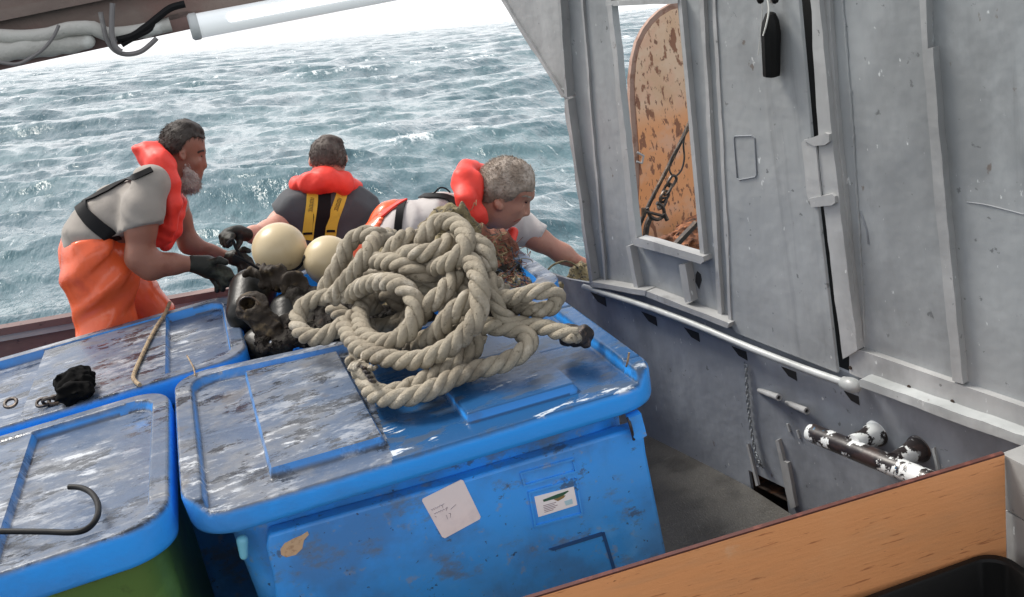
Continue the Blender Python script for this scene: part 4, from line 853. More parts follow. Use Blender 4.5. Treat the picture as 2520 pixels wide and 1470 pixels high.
# hem and cuff cuts
cut = SDF(); V, Fc = None, None
class Cut(SDF):
    pass
hemP, hemN = A_.P(215,622,0), CX*.27+CY*.96
cufP, cufN = A_.P(347,592,-.25), CX*.30+CY*.95
def shirtA(Pq):
    d = torsoA(Pq); d = np.maximum(d, (Pq-hemP)@hemN)
    near = (Pq[:,1] < A_.Y0-.155) & ((Pq-A_.P(330,500,-.2))@CX > -.05)
    return np.where(near, np.maximum(d, (Pq-cufP)@cufN), d)
class FSDF(SDF):
    def __init__(s, fn, base): super().__init__(); s.fn = fn; s.base = base
    def __call__(s, P): return s.fn(np.atleast_2d(P))
    def bounds(s): return s.base.bounds()
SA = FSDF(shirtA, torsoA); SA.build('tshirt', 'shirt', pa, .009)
t = SDF()
for dd in (-.11,.11): A_.chain(t, [(233,625,dd,80),(246,690,dd,80)], .06)
A_.chain(t, [(246,690,-.11,76),(262,800,-.11,66),(270,900,-.11,56)], .05); A_.chain(t, [(300,690,.10,60),(362,760,.12,52),(400,850,.12,48)], .05)
A_.cap(t, 205,560,.05,40, 196,610,.05,46, .05); A_.cap(t, 186,590,0.0,27, 200,650,0,40, .04)
kk = A_.P(270,900,-.11); t.cap(kk, np.array([kk[0],kk[1],.12]), .085, .07, .04); kk = A_.P(400,850,.12); t.cap(kk, np.array([kk[0],kk[1],.12]), .08, .07, .04)
t.wr(.008, 15, 12).wr(.011, 52, 1012, (1,1,.35)); tp_, tn_ = A_.P(240,604,0), -(CX*.20+CY*.98)
def trA(Pq): return np.maximum(t(Pq), (Pq-tp_)@tn_ - .03*((Pq-A_.P(180,600,0))@CX < .02) - np.clip(-((Pq-A_.P(215,600,0))@CX)*1.0, 0, .10))
FSDF(trA, t).build('trousers', 'orange', pa, .010)
for x, d in ((270,-.11),(400,.12)):
    mb = MB(); q = A_.P(x, 900 if d < 0 else 850, d); mb.lathe((q[0],q[1],.004), (0,0,1), [(.075,0),(.08,.05),(.07,.12),(.075,.26)], 16)
    mb.lathe((q[0]+.09,q[1]-.02,.004), (0,0,1), [(.055,0),(.06,.04),(.035,.09)], 14)
    mb.build('boot', 'black', pa)
j = SDF(); A_.chain(j, [(424,470,.10,20),(420,400,.09,26),(388,378,.05,30),(372,384,-.03,34),(396,400,-.115,30),(418,452,-.145,26),(425,500,-.155,22),(412,552,-.13,22),(398,592,-.10,20)], .02)
A_.chain(j, [(424,470,.10,18),(438,500,.04,17),(428,560,.02,20),(408,600,.0,20)], .02); A_.ell(j, 350,372,0, 22,16,.07, 20, .02)
j.wr(.006, 75, 1004); jacketA = j; j.build('lifejacket', 'jacket', pa, .0075)
gl = SDF(); A_.cap(gl, 476,650,-.24,22, 508,655,-.24,27, .01); gloved_hand(A_, gl, (522,663,-.24,32,25,.030,15),
    [[(540,655,-.25,10),(562,668,-.26,9),(572,682,-.27,8)], [(540,668,-.26,10),(558,684,-.27,9),(560,700,-.27,8)], [(534,680,-.25,10),(548,696,-.26,9),(548,712,-.26,8)], [(524,686,-.23,9),(536,702,-.24,8),(534,716,-.24,7)]],
    [(515,648,-.26,10),(540,640,-.29,9),(556,646,-.30,8)])
gl.build('glove', 'glove', pa, .006); gl = SDF()
A_.cap(gl, 560,633,.20,15, 575,636,.19,18, .01); gloved_hand(A_, gl, (588,634,.18,24,19,.026,20),
    [[(600,630,.18,8),(614,640,.16,7.5),(622,654,.15,7)], [(602,638,.16,8),(612,652,.14,7.5),(616,664,.13,7)], [(596,646,.16,8),(604,660,.14,7),(604,670,.14,6.5)], [(588,650,.18,7.5),(592,664,.16,7),(590,672,.16,6)]],
    [(584,622,.15,8),(600,614,.12,7.5),(612,618,.10,7)])
gl.build('glove', 'glove', pa, .006)
mb = MB(); ribbon(mb, SA, [(222,476),(204,488),(201,504),(212,528),(240,556),(275,584),(306,606),(322,618)], .052, .006, 5); mb.build('waist_belt', 'strap', pa)
mb = MB(); ribbon(mb, SA, [(206,500),(230,488),(260,471),(302,450),(345,432),(374,420)], .022, .007, 5); mb.build('shoulder_strap', 'strap', pa)

# ---- the man with his back to us
B_ = Fig(4.62); pb = thing('person', 'short haired man seen from behind in charcoal t-shirt with yellow lifejacket straps', 'person', B_.P(810,900,0)*np.array([1,1,0])+np.array([0,0,.002]), 'crew working over the tubs')
b = SDF(); B_.ell(b, 807,386,0, 42,48,.090, -8, .03); B_.ell(b, 812,415,.03, 34,32,.06, 0, .03); B_.cap(b, 806,410,0,31, 803,462,-.01,36, .03)
for x in (764,851): B_.ell(b, x, 398+(-7 if x > 800 else 0), .0, 5,13,.012, 0, .006)
B_.chain(b, [(740,508,0,40),(872,505,0,40)], .04)
for dx in (-45,45): B_.chain(b, [(806+dx,520,0,44),(812+dx,640,.02,42),(816+dx,720,.02,46)], .05)
B_.chain(b, [(728,512,.02,34),(692,545,-.02,27),(658,572,-.10,26),(625,578,-.18,20),(602,578,-.24,15)], .03)
B_.chain(b, [(885,515,.02,34),(905,590,.05,27),(880,640,.18,22),(850,640,.28,17)], .03)
hp = B_.P(816,735,.02)
for sx_ in (-.12,.12):
    h0 = hp+np.array([sx_,0,0]); kn = np.array([h0[0]*1.0+sx_*.5, h0[1]+.28, .20]); ft = np.array([h0[0]+sx_*.6, h0[1]-.12, .10]); b.cap(h0, kn, .09, .07, .04); b.cap(kn, ft, .065, .045, .03)
b.build('body', 'skin_b', pb, .0075)
h = SDF(); B_.ell(h, 807,384,-.004, 44,49,.094, -8, .03); B_.ell(h, 818,344,0, 26,10,.05, 10, .02); B_.ell(h, 813,440,.02, 60,34,.2, 0, .004, '-'); B_.ell(h, 808,410,.14, 60,60,.10, 0, .004, '-'); h.wr(.0016, 150, 18); hair_build(h, 'hair', 'hair_b', pb, .0055, 2200, .012, CY*.8)
s = SDF(); B_.chain(s, [(738,508,0,46),(874,505,0,48)], .05); B_.chain(s, [(806,480,0,44),(812,600,.02,60)], .05)
for dx in (-48,48): B_.chain(s, [(806+dx,520,0,54),(812+dx,640,.02,54)], .06)
B_.chain(s, [(726,508,.02,42),(690,530,.0,38)], .04); B_.chain(s, [(886,512,.02,44),(906,580,.05,36)], .04)
s.wr(.005, 14, 23).wr(.006, 55, 1023, (1,1,.6)); cP, cN = B_.P(686,531,-.01), -(CX*.72-CY*.52); 
def shirtB(Pq):
    d = s(Pq); m = ((Pq-B_.P(715,520,0))@CX < 0); return np.where(m, np.maximum(d, (Pq-cP)@cN), d)
SB = FSDF(shirtB, s); SB.build('tshirt', 'shirt_dark', pb, .010)
t = SDF(); t.cap(hp+np.array([-.10,0,.06]), hp+np.array([.10,0,.06]), .13, .13, .05)
for sx_ in (-.12,.12):
    h0 = hp+np.array([sx_,0,0]); kn = np.array([h0[0]+sx_*.5, h0[1]+.28, .20]); ft = np.array([h0[0]+sx_*.6, h0[1]-.12, .10]); t.cap(h0, kn, .115, .09, .05); t.cap(kn, ft, .085, .065, .04)
t.wr(.008, 20, 9); t.build('trousers', 'orange', pb, .016)
j = SDF(); B_.chain(j, [(738,450,.10,16),(734,455,.0,17),(764,450,-.075,25),(800,442,-.10,29),(842,450,-.085,25),(868,460,.0,18),(866,455,.10,16)], .03); B_.ell(j, 795,424,-.055, 26,12,.045, 4, .02); j.wr(.005, 75, 1014)
j.build('lifejacket', 'jacket', pb, .007)
for nm, pth in (('left', [(770,462),(768,500),(762,545),(757,590)]), ('right', [(844,466),(834,500),(820,540),(812,584)])):
    mb = MB(); ribbon(mb, SB, pth, .050, .005, 5, .003); o = mb.build('back_strap', 'yellow', pb)
    mb = MB(); r_ = random.Random(3)
    a0, a1 = np.array(pth[1], float), np.array(pth[2], float)
    for k in range(9):
        for t_, q_ in ((k/9*.75-.22, 0),):
            c = a0+(a1-a0)*t_; d_ = (a1-a0)/np.linalg.norm(a1-a0); n_ = np.array([-d_[1], d_[0]])
            for e0, e1 in (((-4,-2),(4,-2)), ((-4,-2),(-4,2.2)), ((4,-2),(4,2.2)))[:(3 if k % 3 else 2)]:
                p_ = [c+n_*e0[0]+d_*e0[1], c+n_*e1[0]+d_*e1[1]]; hh = [SB.hit(*q, 3) for q in p_]
                if all(x is not None for x in hh): mb.tube([x-CZ*.0105 for x in hh], .0012, 4)
    mb.build('strap_print', 'ink', o)
    mb = MB(); x, y = pth[-1]; ribbon(mb, SB, [(x-9,y-16),(x+1,y-17),(x+12,y-17)], .010, .004, 3, .009); mb.build('strap_slider', 'strap', o)
mb = MB(); ribbon(mb, SB, [(794,470),(792,520),(786,585)], .075, .004, 5, .001); mb.build('back_pad', 'strap', pb)
gl = SDF(); B_.cap(gl, 606,578,-.24,17, 590,574,-.26,20, .01); gloved_hand(B_, gl, (572,571,-.28,22,14,.028,-14),
    [[(556,572,-.28,9),(546,582,-.30,8),(547,598,-.31,7)], [(560,574,-.30,9),(551,588,-.32,8),(553,604,-.33,7)], [(566,578,-.32,8),(560,592,-.34,7.5),(560,606,-.35,6.5)], [(572,580,-.33,8),(568,592,-.35,7),(567,602,-.36,6)]],
    [(585,582,-.26,8),(590,596,-.28,7.5),(584,608,-.30,7)])
gl.build('glove', 'glove', pb, .006)

# ---- the man reaching out on the right
C_ = Fig(4.05); pc = thing('person', 'grey haired man leaning over to the right in white t-shirt with orange collar', 'person', C_.P(925,1000,0)*np.array([1,1,0])+np.array([0,0,.002]), 'crew working over the tubs')
b = SDF(); C_.ell(b, 1250,452,-.14, 68,58,.088, 22, .03); C_.ell(b, 1246,505,-.14, 44,46,.066, -30, .03); C_.ell(b, 1234,540,-.14, 24,22,.050, -30, .03); C_.ell(b, 1262,530,-.14, 26,18,.042, -50, .03)
C_.cap(b, 1296,498,-.14,8, 1296,524,-.14,9, .012); C_.ell(b, 1290,528,-.152, 7,6,.012, 0, .006); C_.ell(b, 1306,480,-.15, 10,14,.040, 0, .012); C_.ell(b, 1272,541,-.14, 12,6,.024, -35, .010)
C_.ell(b, 1293,500,-.196, 9,7,.014, 0, .006, '-'); C_.ell(b, 1270,514,-.19, 14,12,.020, 0, .02)
C_.ell(b, 1228,505,-.222, 9,16,.012, -30, .006)
C_.cap(b, 1212,515,-.12,46, 1140,530,-.05,52, .05)
for dd in (-.11,.11): C_.chain(b, [(1130,545,dd,52),(1020,590,dd,54),(935,640,dd,54)], .05)
C_.chain(b, [(1190,560,.14,38),(1262,560,.16,34),(1326,590,.10,27),(1385,625,.06,23),(1436,656,.02,16),(1452,664,.0,14)], .03)
C_.chain(b, [(1120,560,-.16,36),(1160,660,-.16,28),(1230,690,-.05,20)], .03)
hp = C_.P(920,660,0)
for dd in (-.11,.11):
    h0 = hp+np.array([0,dd,0]); b.cap(h0, np.array([h0[0]-.02,h0[1],.45]), .09, .06, .04); b.cap(np.array([h0[0]-.02,h0[1],.45]), np.array([h0[0]-.06,h0[1],.06]), .06, .045, .03)
C_.ell(b, 1466,670,-.01, 17,12,.018, 30, .01)
for k_ in range(4): C_.cap(b, 1472,664+k_*4,-.02+.012*k_,5, 1490,676+k_*5,-.03+.012*k_,4.5, .004); C_.cap(b, 1490,676+k_*5,-.03+.012*k_,4.5, 1494,690+k_*4,-.03+.012*k_,4, .004)
C_.cap(b, 1462,662,-.03,5, 1478,656,-.05,4.5, .004)
b.build('body', 'skin_c', pc, .0065)
bodyC = b
h = SDF(); C_.ell(h, 1250,450,-.14, 70,61,.093, 22, .03); C_.ell(h, 1207,470,-.14, 23,37,.077, 0, .03); C_.ell(h, 1275,416,-.14, 42,23,.068, 25, .02)
C_.ell(h, 1282,548,-.14, 42,76,.3, 12, .004, '-'); C_.ell(h, 1226,560,-.14, 62,56,.3, 0, .004, '-'); h.wr(.0022, 62, 33); hair_build(h, 'hair', 'hair_c', pc, .0055, 3600, .016, -CX*.7-CY*.2)
mb = MB(); eyeball(mb, b, 1294,498, .006); mb.build('eye', 'eye', pc)
mb = MB(); ribbon(mb, b, [(1284,484),(1294,482),(1306,486)], .007, .003, 2, .0); mb.build('eyebrow', 'hair_c', pc)
mb = MB(); ribbon(mb, b, [(1264,546),(1272,543),(1281,539)], .006, .002, 2, .0); mb.build('lips', 'lip', pc)
s = SDF()
for dd in (-.11,.11): C_.chain(s, [(1125,540,dd,64),(1070,552,dd,66),(1000,580,dd,66),(945,622,dd,64)], .06)
C_.chain(s, [(1180,556,.12,48),(1262,556,.16,44),(1332,584,.10,37)], .05); C_.chain(s, [(1122,560,-.15,46),(1150,630,-.17,40)], .05)
s.wr(.005, 16, 43).wr(.0065, 60, 1043, (1,1,.6)); cP2, cN2 = C_.P(1331,586,.10), (CX*.86+CY*.50)
def shirtC(Pq):
    d = s(Pq); m = ((Pq-C_.P(1240,560,.1))@CX > 0); d = np.where(m, np.maximum(d, (Pq-cP2)@cN2), d); return np.maximum(d, -(Pq-C_.P(925,600,0))@(CX*.9+CY*-.3))
SC = FSDF(shirtC, s); SC.build('tshirt', 'shirt_white', pc, .009)
t = SDF()
for dd in (-.11,.11): C_.chain(t, [(966,580,dd,62),(928,630,dd,66),(915,670,dd,66)], .06)
C_.chain(t, [(1020,500,.10,20),(960,530,.08,40)], .05)
for dd in (-.11,.11):
    h0 = C_.P(915,670,0)+np.array([0,dd,0]); t.cap(h0, np.array([h0[0],h0[1],.10]), .11, .075, .05)
t.wr(.007, 18, 19).wr(.004, 40, 2)
def trC(Pq): return np.maximum(t(Pq), ((Pq-C_.P(952,560,0))@(CX*.80+CY*.25)))
FSDF(trC, t).build('trousers', 'orange', pc, .012)
mb = MB(); ribbon(mb, SC, [(905,566),(935,538),(975,508),(1012,488),(1036,474)], .05, .008, 5); mb.build('brace', 'jacket', pc)
j = SDF(); C_.chain(j, [(1186,545,-.235,13),(1176,530,-.235,20),(1150,490,-.22,28),(1142,446,-.15,31),(1152,424,-.06,30),(1172,430,.04,26),(1190,450,.08,20)], .02); C_.ell(j, 1168,470,-.16, 22,46,.06, 10, .02)
j.wr(.006, 70, 1015); C_.ell(j, 1250,452,-.14, 72,62,.094, 22, .004, '-'); j.build('lifejacket', 'jacket', pc, .007)
k2 = SDF(); C_.cap(k2, 1262,572,-.10,14, 1256,592,-.12,13, .01); C_.cap(k2, 1256,592,-.12,13, 1240,600,-.12,9, .01); k2.build('lifejacket_front', 'jacket', pc, .006)
mb = MB(); ribbon(mb, SC, [(996,496),(1020,487),(1060,484),(1100,488),(1118,500),(1150,532)], .034, .005, 5); mb.build('harness_strap', 'strap', pc)
mb = MB(); ribbon(mb, SC, [(1000,490),(988,510),(980,545),(978,580)], .030, .005, 5); mb.build('harness_strap', 'strap', pc)
mb = MB(); mb.tube(spline([C_.P(x,y,-.13) for x,y in ((1058,484),(1070,474),(1082,463),(1096,464),(1108,474))], .005), .0035, 6); mb.build('lifting_loop', 'strap', pc)

# ================================================================== floats and gear in the open tub
GF = 'cream floats in the open tub'
for (x, y, r, dy, lab) in ((688,614,67,3.72,'large cream plastic float between the two men, nearest the gloves'), (808,640,61,3.62,'smaller cream plastic float half hidden behind the rope')):
    c = PY(x, y, dy); R_ = r*depth(c)/F; t = thing('net_float', lab, 'float', c-np.array([0,0,R_]), GF)
    s = SDF(); s.ell(c, (R_, R_, R_*.985), k=.03); s.cap(c+CY*R_*.6+CX*R_*.20, c+CY*R_*1.06+CX*R_*.30, R_*.50, R_*.26, .05); s.cap(c+CX*R_*.72+CY*R_*.35, c+CX*R_*.95+CY*R_*.55, R_*.30, R_*.14, .04); s.build('body', 'float', t, .005)
    Sf = s; mb = MB(); k = r/67
    if r > 60: ribbon(mb, Sf, [(690,668),(708,668),(724,664),(738,654),(747,640),(751,630)], .011, .003, 3, .001)
    else: ribbon(mb, Sf, [(764,650),(778,661),(797,667),(818,666)], .011, .003, 3, .001)
    mb.build('dark_seam', 'dark', t)
def blob(name, mt, lab, cat, prims, h=.007, wr=(), grp=None, kind=None, k=.03):
    s = SDF()
    for (x1,y1,Y1,r1,x2,y2,Y2,r2) in prims: s.cap(PY(x1,y1,Y1), PY(x2,y2,Y2), r1*Y1/F*1.0, r2*Y2/F*1.0, k)
    for a in wr: s.wr(*a)
    o = s.build(name, mt, None, h); tag(o, lab, cat, grp, kind); return s, o
GB = 'black floats in the open tub'
s1, o1 = blob('black_float', 'blackfloat', 'black rubber float with a wet highlight below the gloved hands', 'float', [(622,718,3.60,58,612,770,3.52,55)], .006, grp=GB)
s2, o2 = blob('black_float', 'blackfloat', 'tall black rubber float between the cream float and the rope', 'float', [(712,768,3.42,50,716,858,3.30,54)], .006, grp=GB)
s3, o3 = blob('black_float', 'blackfloat', 'low black float deep in the tub beside the back tub corner', 'float', [(640,850,3.36,46,690,880,3.25,44)], .008, grp=GB)
s, o = blob('tangled_webbing', 'weed', 'brown tangled webbing draped over the black floats', 'webbing', [(620,672,3.52,12,680,680,3.48,24),(680,680,3.48,24,728,702,3.44,22),(728,702,3.44,20,770,740,3.40,12),(690,690,3.48,20,650,700,3.50,10)], .006, wr=((.009,70,3),(.005,150,4)))
# brown hollow sleeve pointing at the camera
s = SDF(); a = PY(618,752,3.34); b2 = PY(700,850,3.22); s.cap(a, PY(655,800,3.28), .050, .044, .02); s.cap(PY(655,800,3.28), b2, .042, .016, .02); s.wr(.006, 60, 5).wr(.003,140,6)
a2 = a-CZ*.10; s.ell(a+CX*.003-CY*.004-CZ*.045, (.030,.024,.055), np.column_stack([CX, CY, CZ]), .004, '-'); o = s.build('canvas_sleeve', 'weed', None, .005); tag(o, 'brown frayed hollow sleeve gaping towards the camera beside the back tub', 'sleeve')
mb = MB(); q = a-CZ*.052+CX*.004-CY*.004; mb.tube([q+CX*math.cos(t_)*.031+CY*math.sin(t_)*.025 for t_ in np.linspace(0,2*math.pi,20,endpoint=False)], .0035, 6, closed=True); m_ = mb.build('ring', 'iron', o)
mb = MB()
for (pts, r) in (([(600,640,3.5),(580,610,3.5),(572,590,3.5),(560,600,3.5)],.006), ([(640,664,3.5),(600,640,3.48),(575,628,3.48)],.005)): mb.tube(spline([PY(*p) for p in pts], .01), r, 6)
tag(mb.build('black_strop', 'strap'), 'black strop held up between the gloved hands', 'strop')

# netting heaps: lumpy cores with twine strands over them
def net_heap(name, lab, mts, prims, nst, seed, rad=.0022, wr=((.016,38,3),(.007,100,4)), loose=0, group='netting heaped in the open tub'):
    s = SDF()
    for (x1,y1,Y1,r1,x2,y2,Y2,r2) in prims: s.cap(PY(x1,y1,Y1), PY(x2,y2,Y2), r1*Y1/F, r2*Y2/F, .04)
    for a in wr: s.wr(*a)
    t = thing(name, lab, 'net', PY(prims[0][0], prims[0][1]+40, prims[0][2]), group); s.build('heap', mts[0], t, .008)
    r = random.Random(seed)
    for mi, mt in enumerate(mts):
        mb = MB()
        for k in range(nst//len(mts)):
            p = prims[r.randrange(len(prims))]; u = r.random(); x = p[0]+(p[4]-p[0])*u+r.gauss(0,p[3]*.55); y = p[1]+(p[5]-p[1])*u+r.gauss(0,p[3]*.45); ang = r.uniform(0,6.28); path = []; hs = []
            for q in range(7):
                x += math.cos(ang)*r.uniform(5,11); y += math.sin(ang)*r.uniform(3,8); ang += r.gauss(0,.8); hh = s.hit(x, y, 2)
                if hh is None or (hs and np.linalg.norm(hh-hs[-1]) > .10): break
                hs.append(hh + s.normal(hh)*r.uniform(-.002,.004))
            if len(hs) >= 3: mb.tube(spline(hs, .008), rad*r.uniform(.6,1.3), 4)
        for k in range(loose):
            p = prims[r.randrange(len(prims))]; x = p[0]+r.gauss(0,p[3]*.7); y = p[1]-p[3]*r.uniform(.4,.9); c = s.hit(x, y+p[3]*.5, 2); c = PY(x,y,p[2]) if c is None else c; pts = [c]
            for q in range(5): c = c+np.array([r.gauss(0,.018), r.gauss(0,.012), r.gauss(.004,.018)]); pts.append(c)
            mb.tube(spline(pts, .006), rad*.6, 4)
        if mb.V: mb.build('twine', mt, t)['kind'] = 'stuff'
    return s
N5 = net_heap('fishing_net', 'dark wet netting filling the open tub under the rope', ['net_dark','net_dark'], [(660,858,3.22,20,840,820,3.13,26),(640,860,3.28,26,840,812,3.20,32),(840,812,3.10,40,1170,790,3.04,52),(840,800,3.22,40,1150,770,3.15,60),(760,760,3.4,60,1100,720,3.4,80),(1150,720,3.3,60,1290,700,3.3,50),(700,830,3.3,50,860,790,3.3,60)], 160, 15)
N1 = net_heap('fishing_net', 'red brown netting heaped between the rope and the reaching man', ['net_red','net_olive'], [(1180,590,3.40,34,1240,640,3.45,44),(1240,640,3.45,44,1300,700,3.30,42),(1200,640,3.4,60,1180,720,3.3,60)], 150, 3, loose=10)
N2 = net_heap('fishing_net', 'olive and dark netting spilling over the tub rim right of the rope', ['net_olive','net_red','net_blue'], [(1270,680,3.35,40,1340,710,3.20,30),(1240,720,3.25,50,1300,740,3.12,36)], 170, 8, loose=14)
N3 = net_heap('fishing_net', 'olive netting bulging up behind the top loop of the rope', ['net_olive','net_olive'], [(1050,560,3.42,24,1110,540,3.45,30),(1110,540,3.45,30,1150,580,3.40,40),(1080,620,3.4,60,1180,640,3.4,60),(960,650,3.4,60,1060,680,3.3,70),(900,720,3.3,60,1060,760,3.2,70)], 130, 5, loose=6)
N4 = net_heap('fishing_net', 'tan netting bunched at the foot of the steel column', ['net_olive','net_olive'], [(1428,668,4.0,24,1410,700,3.95,22),(1440,690,3.95,26,1438,760,3.90,22)], 90, 9, wr=((.012,50,3),(.006,120,4)), group=None)
mb = MB(); mb.tube(spline([PY(x,y,3.95) for x,y in ((1345,668),(1362,652),(1390,643),(1412,650),(1424,662))], .01), .0045, 6); tag(mb.build('line', 'net_olive'), 'thin olive line looping over the reaching forearm', 'line')

# ================================================================== the heavy rope
RR = .0252
def zr(py): return ZL + float(np.interp(py, [540,600,660,720,780,840,900,990], [.335,.285,.225,.165,.115,.075,.045,.028]))
SEG = [
 [(905,702,.0),(873,722,0),(835,728,0),(795,732,0),(752,748,0),(732,782,0),(742,818,0),(783,832,0),(828,811,0),(862,788,0),(890,765,-.02),(930,752,-.04)],
 [(790,742,-.01),(806,700,0),(835,650,0),(858,600,0),(890,578,0),(925,578,0),(955,592,-.02),(985,622,-.05)],
 [(815,738,.0),(846,700,.01),(880,661,.02),(905,622,.02),(925,590,.0),(960,580,-.04)],
 [(905,630,.0),(935,645,.02),(970,645,.03),(1022,665,.03),(1070,690,.01),(1110,700,-.02)],
 [(950,650,.0),(968,612,.02),(990,588,.02),(1022,583,.0),(1048,605,.0),(1070,640,-.03)],
 [(975,640,.01),(1010,624,.03),(1060,622,.03),(1100,600,.02),(1130,572,-.02)],
 [(1040,612,.0),(1045,585,.02),(1064,555,.02),(1097,544,.02),(1130,556,.02),(1147,587,.03),(1136,624,.04),(1104,648,.04),(1067,661,.02),(1030,668,-.02)],
 [(1140,610,.01),(1172,596,.02),(1196,620,.02),(1200,660,.02),(1188,700,.01),(1172,740,.0)],
 [(860,728,.0),(900,702,.03),(950,694,.05),(992,706,.06),(1018,735,.06),(1022,772,.06),(1008,812,.05),(970,840,.04),(925,842,.03),(895,820,.02),(886,780,.0),(900,742,-.02),(930,722,-.03),(965,728,-.03),(985,760,-.05)],
 [(846,800,.0),(873,846,.02),(918,872,.03),(975,886,.03),(1035,886,.03),(1085,866,.04),(1130,836,.05),(1168,792,.06),(1182,747,.06),(1178,695,.06),(1162,650,.04),(1120,618,.0)],
 [(1125,676,.03),(1089,721,.05),(1052,755,.05),(1020,795,.02),(985,835,.01)],
 [(1212,690,.02),(1172,725,.05),(1127,758,.06),(1093,796,.05),(1070,824,.03),(1010,850,.0),(950,858,-.01)],
 [(900,800,-.03),(925,845,-.03),(985,868,-.02),(1060,862,.0),(1110,840,.02),(1150,800,.03),(1150,750,.03),(1140,700,.02),(1150,660,.02)],
 [(1175,825,.02),(1168,858,.01),(1134,888,0),(1089,912,.0),(1041,938,0),(985,962,0),(940,970,0),(908,952,0),(893,925,.02),(882,905,.02)],
 [(900,935,.0),(918,968,.0),(960,982,.0),(1010,976,.002),(1060,960,.004),(1116,930,.006),(1171,910,.004),(1228,897,0),(1280,872,0),(1303,842,.0),(1287,814,.0),(1246,808,.005),(1209,803,.015),(1165,806,.02)],
 [(1200,700,.03),(1218,745,.03),(1250,788,.01),(1290,800,.0),(1340,806,.0),(1385,820,.0),(1420,828,.0)],
 [(1195,745,.0),(1225,735,.02),(1265,732,.02),(1321,718,.02),(1360,716,.01),(1374,736,.0),(1352,760,.0),(1302,764,.0),(1255,752,-.01)],
 [(1100,790,-.02),(1160,770,-.02),(1225,770,-.01),(1260,800,-.01),(1290,830,-.02)],
 [(1010,700,.0),(1060,708,.0),(1100,740,-.02),(1100,790,-.04)], [(870,900,.0),(880,870,.0),(905,862,-.01),(950,880,-.01)],
 [(1000,650,-.04),(960,700,-.06),(900,760,-.05)], [(820,760,-.05),(880,800,-.05),(960,800,-.06),(1030,760,-.05),(1080,690,-.05)], [(880,650,-.05),(940,690,-.05),(1040,690,-.05),(1110,640,-.04)], [(1090,860,-.02),(1130,800,-.01),(1120,740,-.01),(1080,700,-.02)], [(1235,700,-.02),(1190,760,.0),(1120,850,-.01)], [(1020,740,-.05),(1000,800,-.06),(960,800,-.06)],
]
rt = thing('rope', 'thick three strand grey white rope piled in loose coils on the blue tub lid', 'rope', PZ(1050,860,ZL+.002))
V = []; Fc = []
tot = 0.0
for q, sg in enumerate(SEG):
    C3 = [PZ(x, y, max(zr(y)+dz, ZL-.002+RR if y > 760 and x > 1180 else ZL+.010)) for x, y, dz in sg]; pts = spline(C3, .0065); pts = np.array(pts)
    for _ in range(4): pts[1:-1] = (pts[:-2]+2*pts[1:-1]+pts[2:])/4
    m = len(pts); T = np.gradient(pts, axis=0); T /= np.linalg.norm(T, axis=1)[:,None]; N = np.cross(T[0], [0,0,1.0]); N /= np.linalg.norm(N)
    fr_ = []; S_ = 0.0; lay = .128
    for i in range(m):
        N = N-T[i]*(N@T[i]); N /= np.linalg.norm(N); fr_.append((N, np.cross(T[i], N)))
    arc = np.concatenate([[0], np.cumsum(np.linalg.norm(np.diff(pts, axis=0), axis=1))])
    r0 = RR*(1.04 if q not in (13,14,15,16,17) else (.98 if q < 15 else .88))
    for st_ in range(3):
        base = len(V); ns = 9
        for i in range(m):
            N, B = fr_[i]; ph = -2*math.pi*arc[i]/lay + st_*2*math.pi/3 + q; cc = pts[i]+(N*math.cos(ph)+B*math.sin(ph))*r0*.53
            tt = T[i] + (-N*math.sin(ph)+B*math.cos(ph))*(-2*math.pi*r0*.5/lay); tt /= np.linalg.norm(tt); n1 = N*math.cos(ph)+B*math.sin(ph); n1 = n1-tt*(n1@tt); n1 /= np.linalg.norm(n1); n2 = np.cross(tt, n1)
            rs = r0*.53*(1+.04*math.sin(arc[i]*33+st_*2+q)+.03*math.sin(arc[i]*120+st_))
            for k in range(ns): a = 2*math.pi*k/ns; V.append(cc+(n1*math.cos(a)+n2*math.sin(a)*1.05)*rs)
        Fc += [(base+i*ns+k, base+i*ns+(k+1) % ns, base+(i+1)*ns+(k+1) % ns, base+(i+1)*ns+k) for i in range(m-1) for k in range(ns)]
        Fc += [tuple(base+k for k in range(ns))[::-1], tuple(base+(m-1)*ns+k for k in range(ns))]
link('coils', V, Fc, 'rope', rt)
e0 = PZ(1398,824,ZL+RR); e1 = PZ(1446,830,ZL+RR+.002); s = SDF(); s.cap(e0, e1-(e1-e0)*.2, .030, .030, .01); s.wr(.0025, 130, 3); s.half(e1, e1-e0); s.build('dark_rope_end', 'rope_end', rt, .004)
mb = MB(); r_ = random.Random(21)       # frayed turn at the lower left
for k in range(9):
    x, y = 884+r_.uniform(-10,26), 908+r_.uniform(-8,26); c = PZ(x,y,zr(y)+.02); pts = [c]
    for q in range(5): c = c+np.array([r_.gauss(0,.012), r_.gauss(0,.010), r_.gauss(0,.008)]); pts.append(c)
    mb.tube(spline(pts, .004), r_.uniform(.005,.009), 7)
mb.build('frayed_strands', 'rope', rt)
mb = MB()
for k in range(4):
    x, y = 893+k*7, 905+k*11; mb.tube(spline([PZ(x-6,y-4,zr(y)+.035), PZ(x,y,zr(y)+.055), PZ(x+9,y+2,zr(y)+.035)], .004), .0045, 6)
mb.build('dark_lashing', 'rope_end', rt)

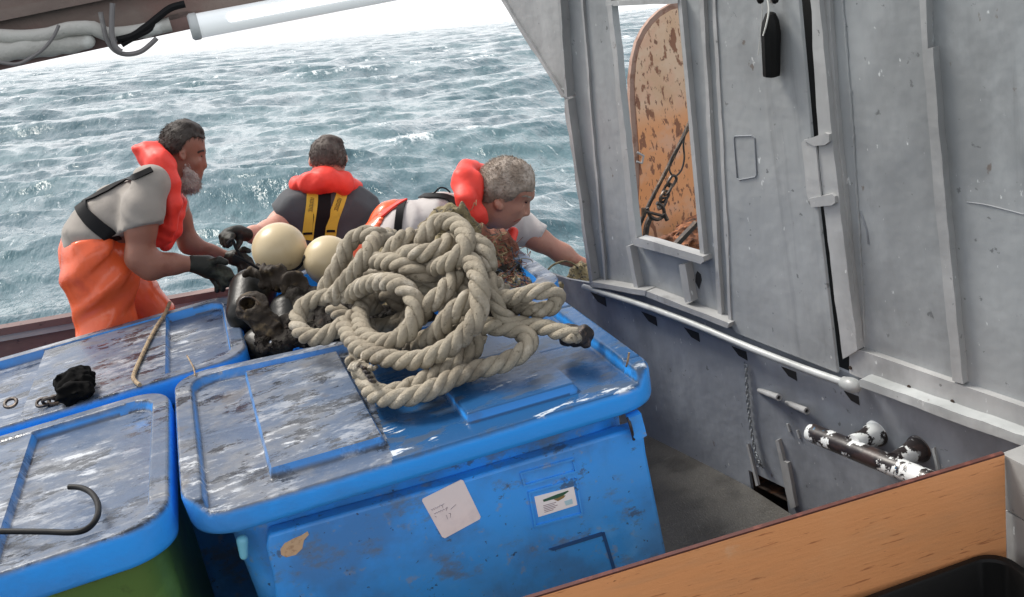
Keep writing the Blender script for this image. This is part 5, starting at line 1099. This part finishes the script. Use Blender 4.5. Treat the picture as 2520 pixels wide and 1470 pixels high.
# ================================================================== small things on the left-hand lids
P_ = [PZ(x,y,ZL+dz) for x,y,dz in ((418,745,.012),(405,775,.006),(388,800,.004),(366,840,.004),(352,870,.004),(336,905,.004),(328,928,.007),(334,940,.008),(344,948,.010))]
mb = MB(); mb.tube(spline(P_, .008), .0068, 8); tag(mb.build('cord', 'tan_cord'), 'tan cord lying across the back tub lid', 'cord')
mb = MB(); mb.tube(spline([PZ(460,875,ZL), PZ(476,905,ZL+.012), PZ(480,925,ZL+.006)], .004), .0026, 6); tag(mb.build('cord', 'tan_cord'), 'short bit of tan twine in the gap between the tubs', 'cord')
hook = [PZ(x,y,ZL+.008) for x,y in ((-260,1306),(-120,1307),(0,1308),(110,1309),(170,1311),(205,1306),(228,1290),(241,1265),(240,1238),(226,1215),(206,1203),(186,1199),(170,1199))]
mb = MB(); mb.tube(spline(hook, .006), .0072, 10); tag(mb.build('iron_hook', 'black'), 'dark iron rod bent into a hook on the lower left lid', 'hook')
s = SDF()
for x, y, r in ((178,948,.050),(200,930,.038),(160,940,.034),(200,962,.036),(165,972,.034),(212,945,.026)): s.ell(PZ(x,y,ZL+.030), (r,r,r*.9), k=.02)
s.wr(.005, 90, 3).wr(.003, 200, 5); tag(s.build('rubber_glove', 'matte_black', None, .0045), 'crumpled black rubber glove lying between the two left lids', 'glove')
mb = MB()
for k, (x, y) in enumerate(((136,984),(122,988),(106,990))):
    chain_link(mb, PZ(x,y,ZL+.012), PZ(95,992,ZL)-PZ(140,982,ZL), np.array([0,-.6,.8]) if k != 1 else np.array([0,.9,.5]), .040, .028, .0055)
tag(mb.build('chain', 'iron'), 'few black chain links beside the crumpled rubber glove', 'chain')
chain_r = MB(); chain_link(chain_r, PZ(26,992,ZL+.014), np.array([1.0,0,0]), np.array([0,-.5,.85]), .036, .034, .006); tag(chain_r.build('iron_ring', 'iron'), 'loose round iron ring at the left edge on the lid', 'ring')

for o in list(sc.objects):
    if "_org" in o: del o["_org"]
for o in list(sc.objects):
    if o.parent is None and o.name not in ("camera","sun","sea"): o.matrix_world = TILT @ o.matrix_basis
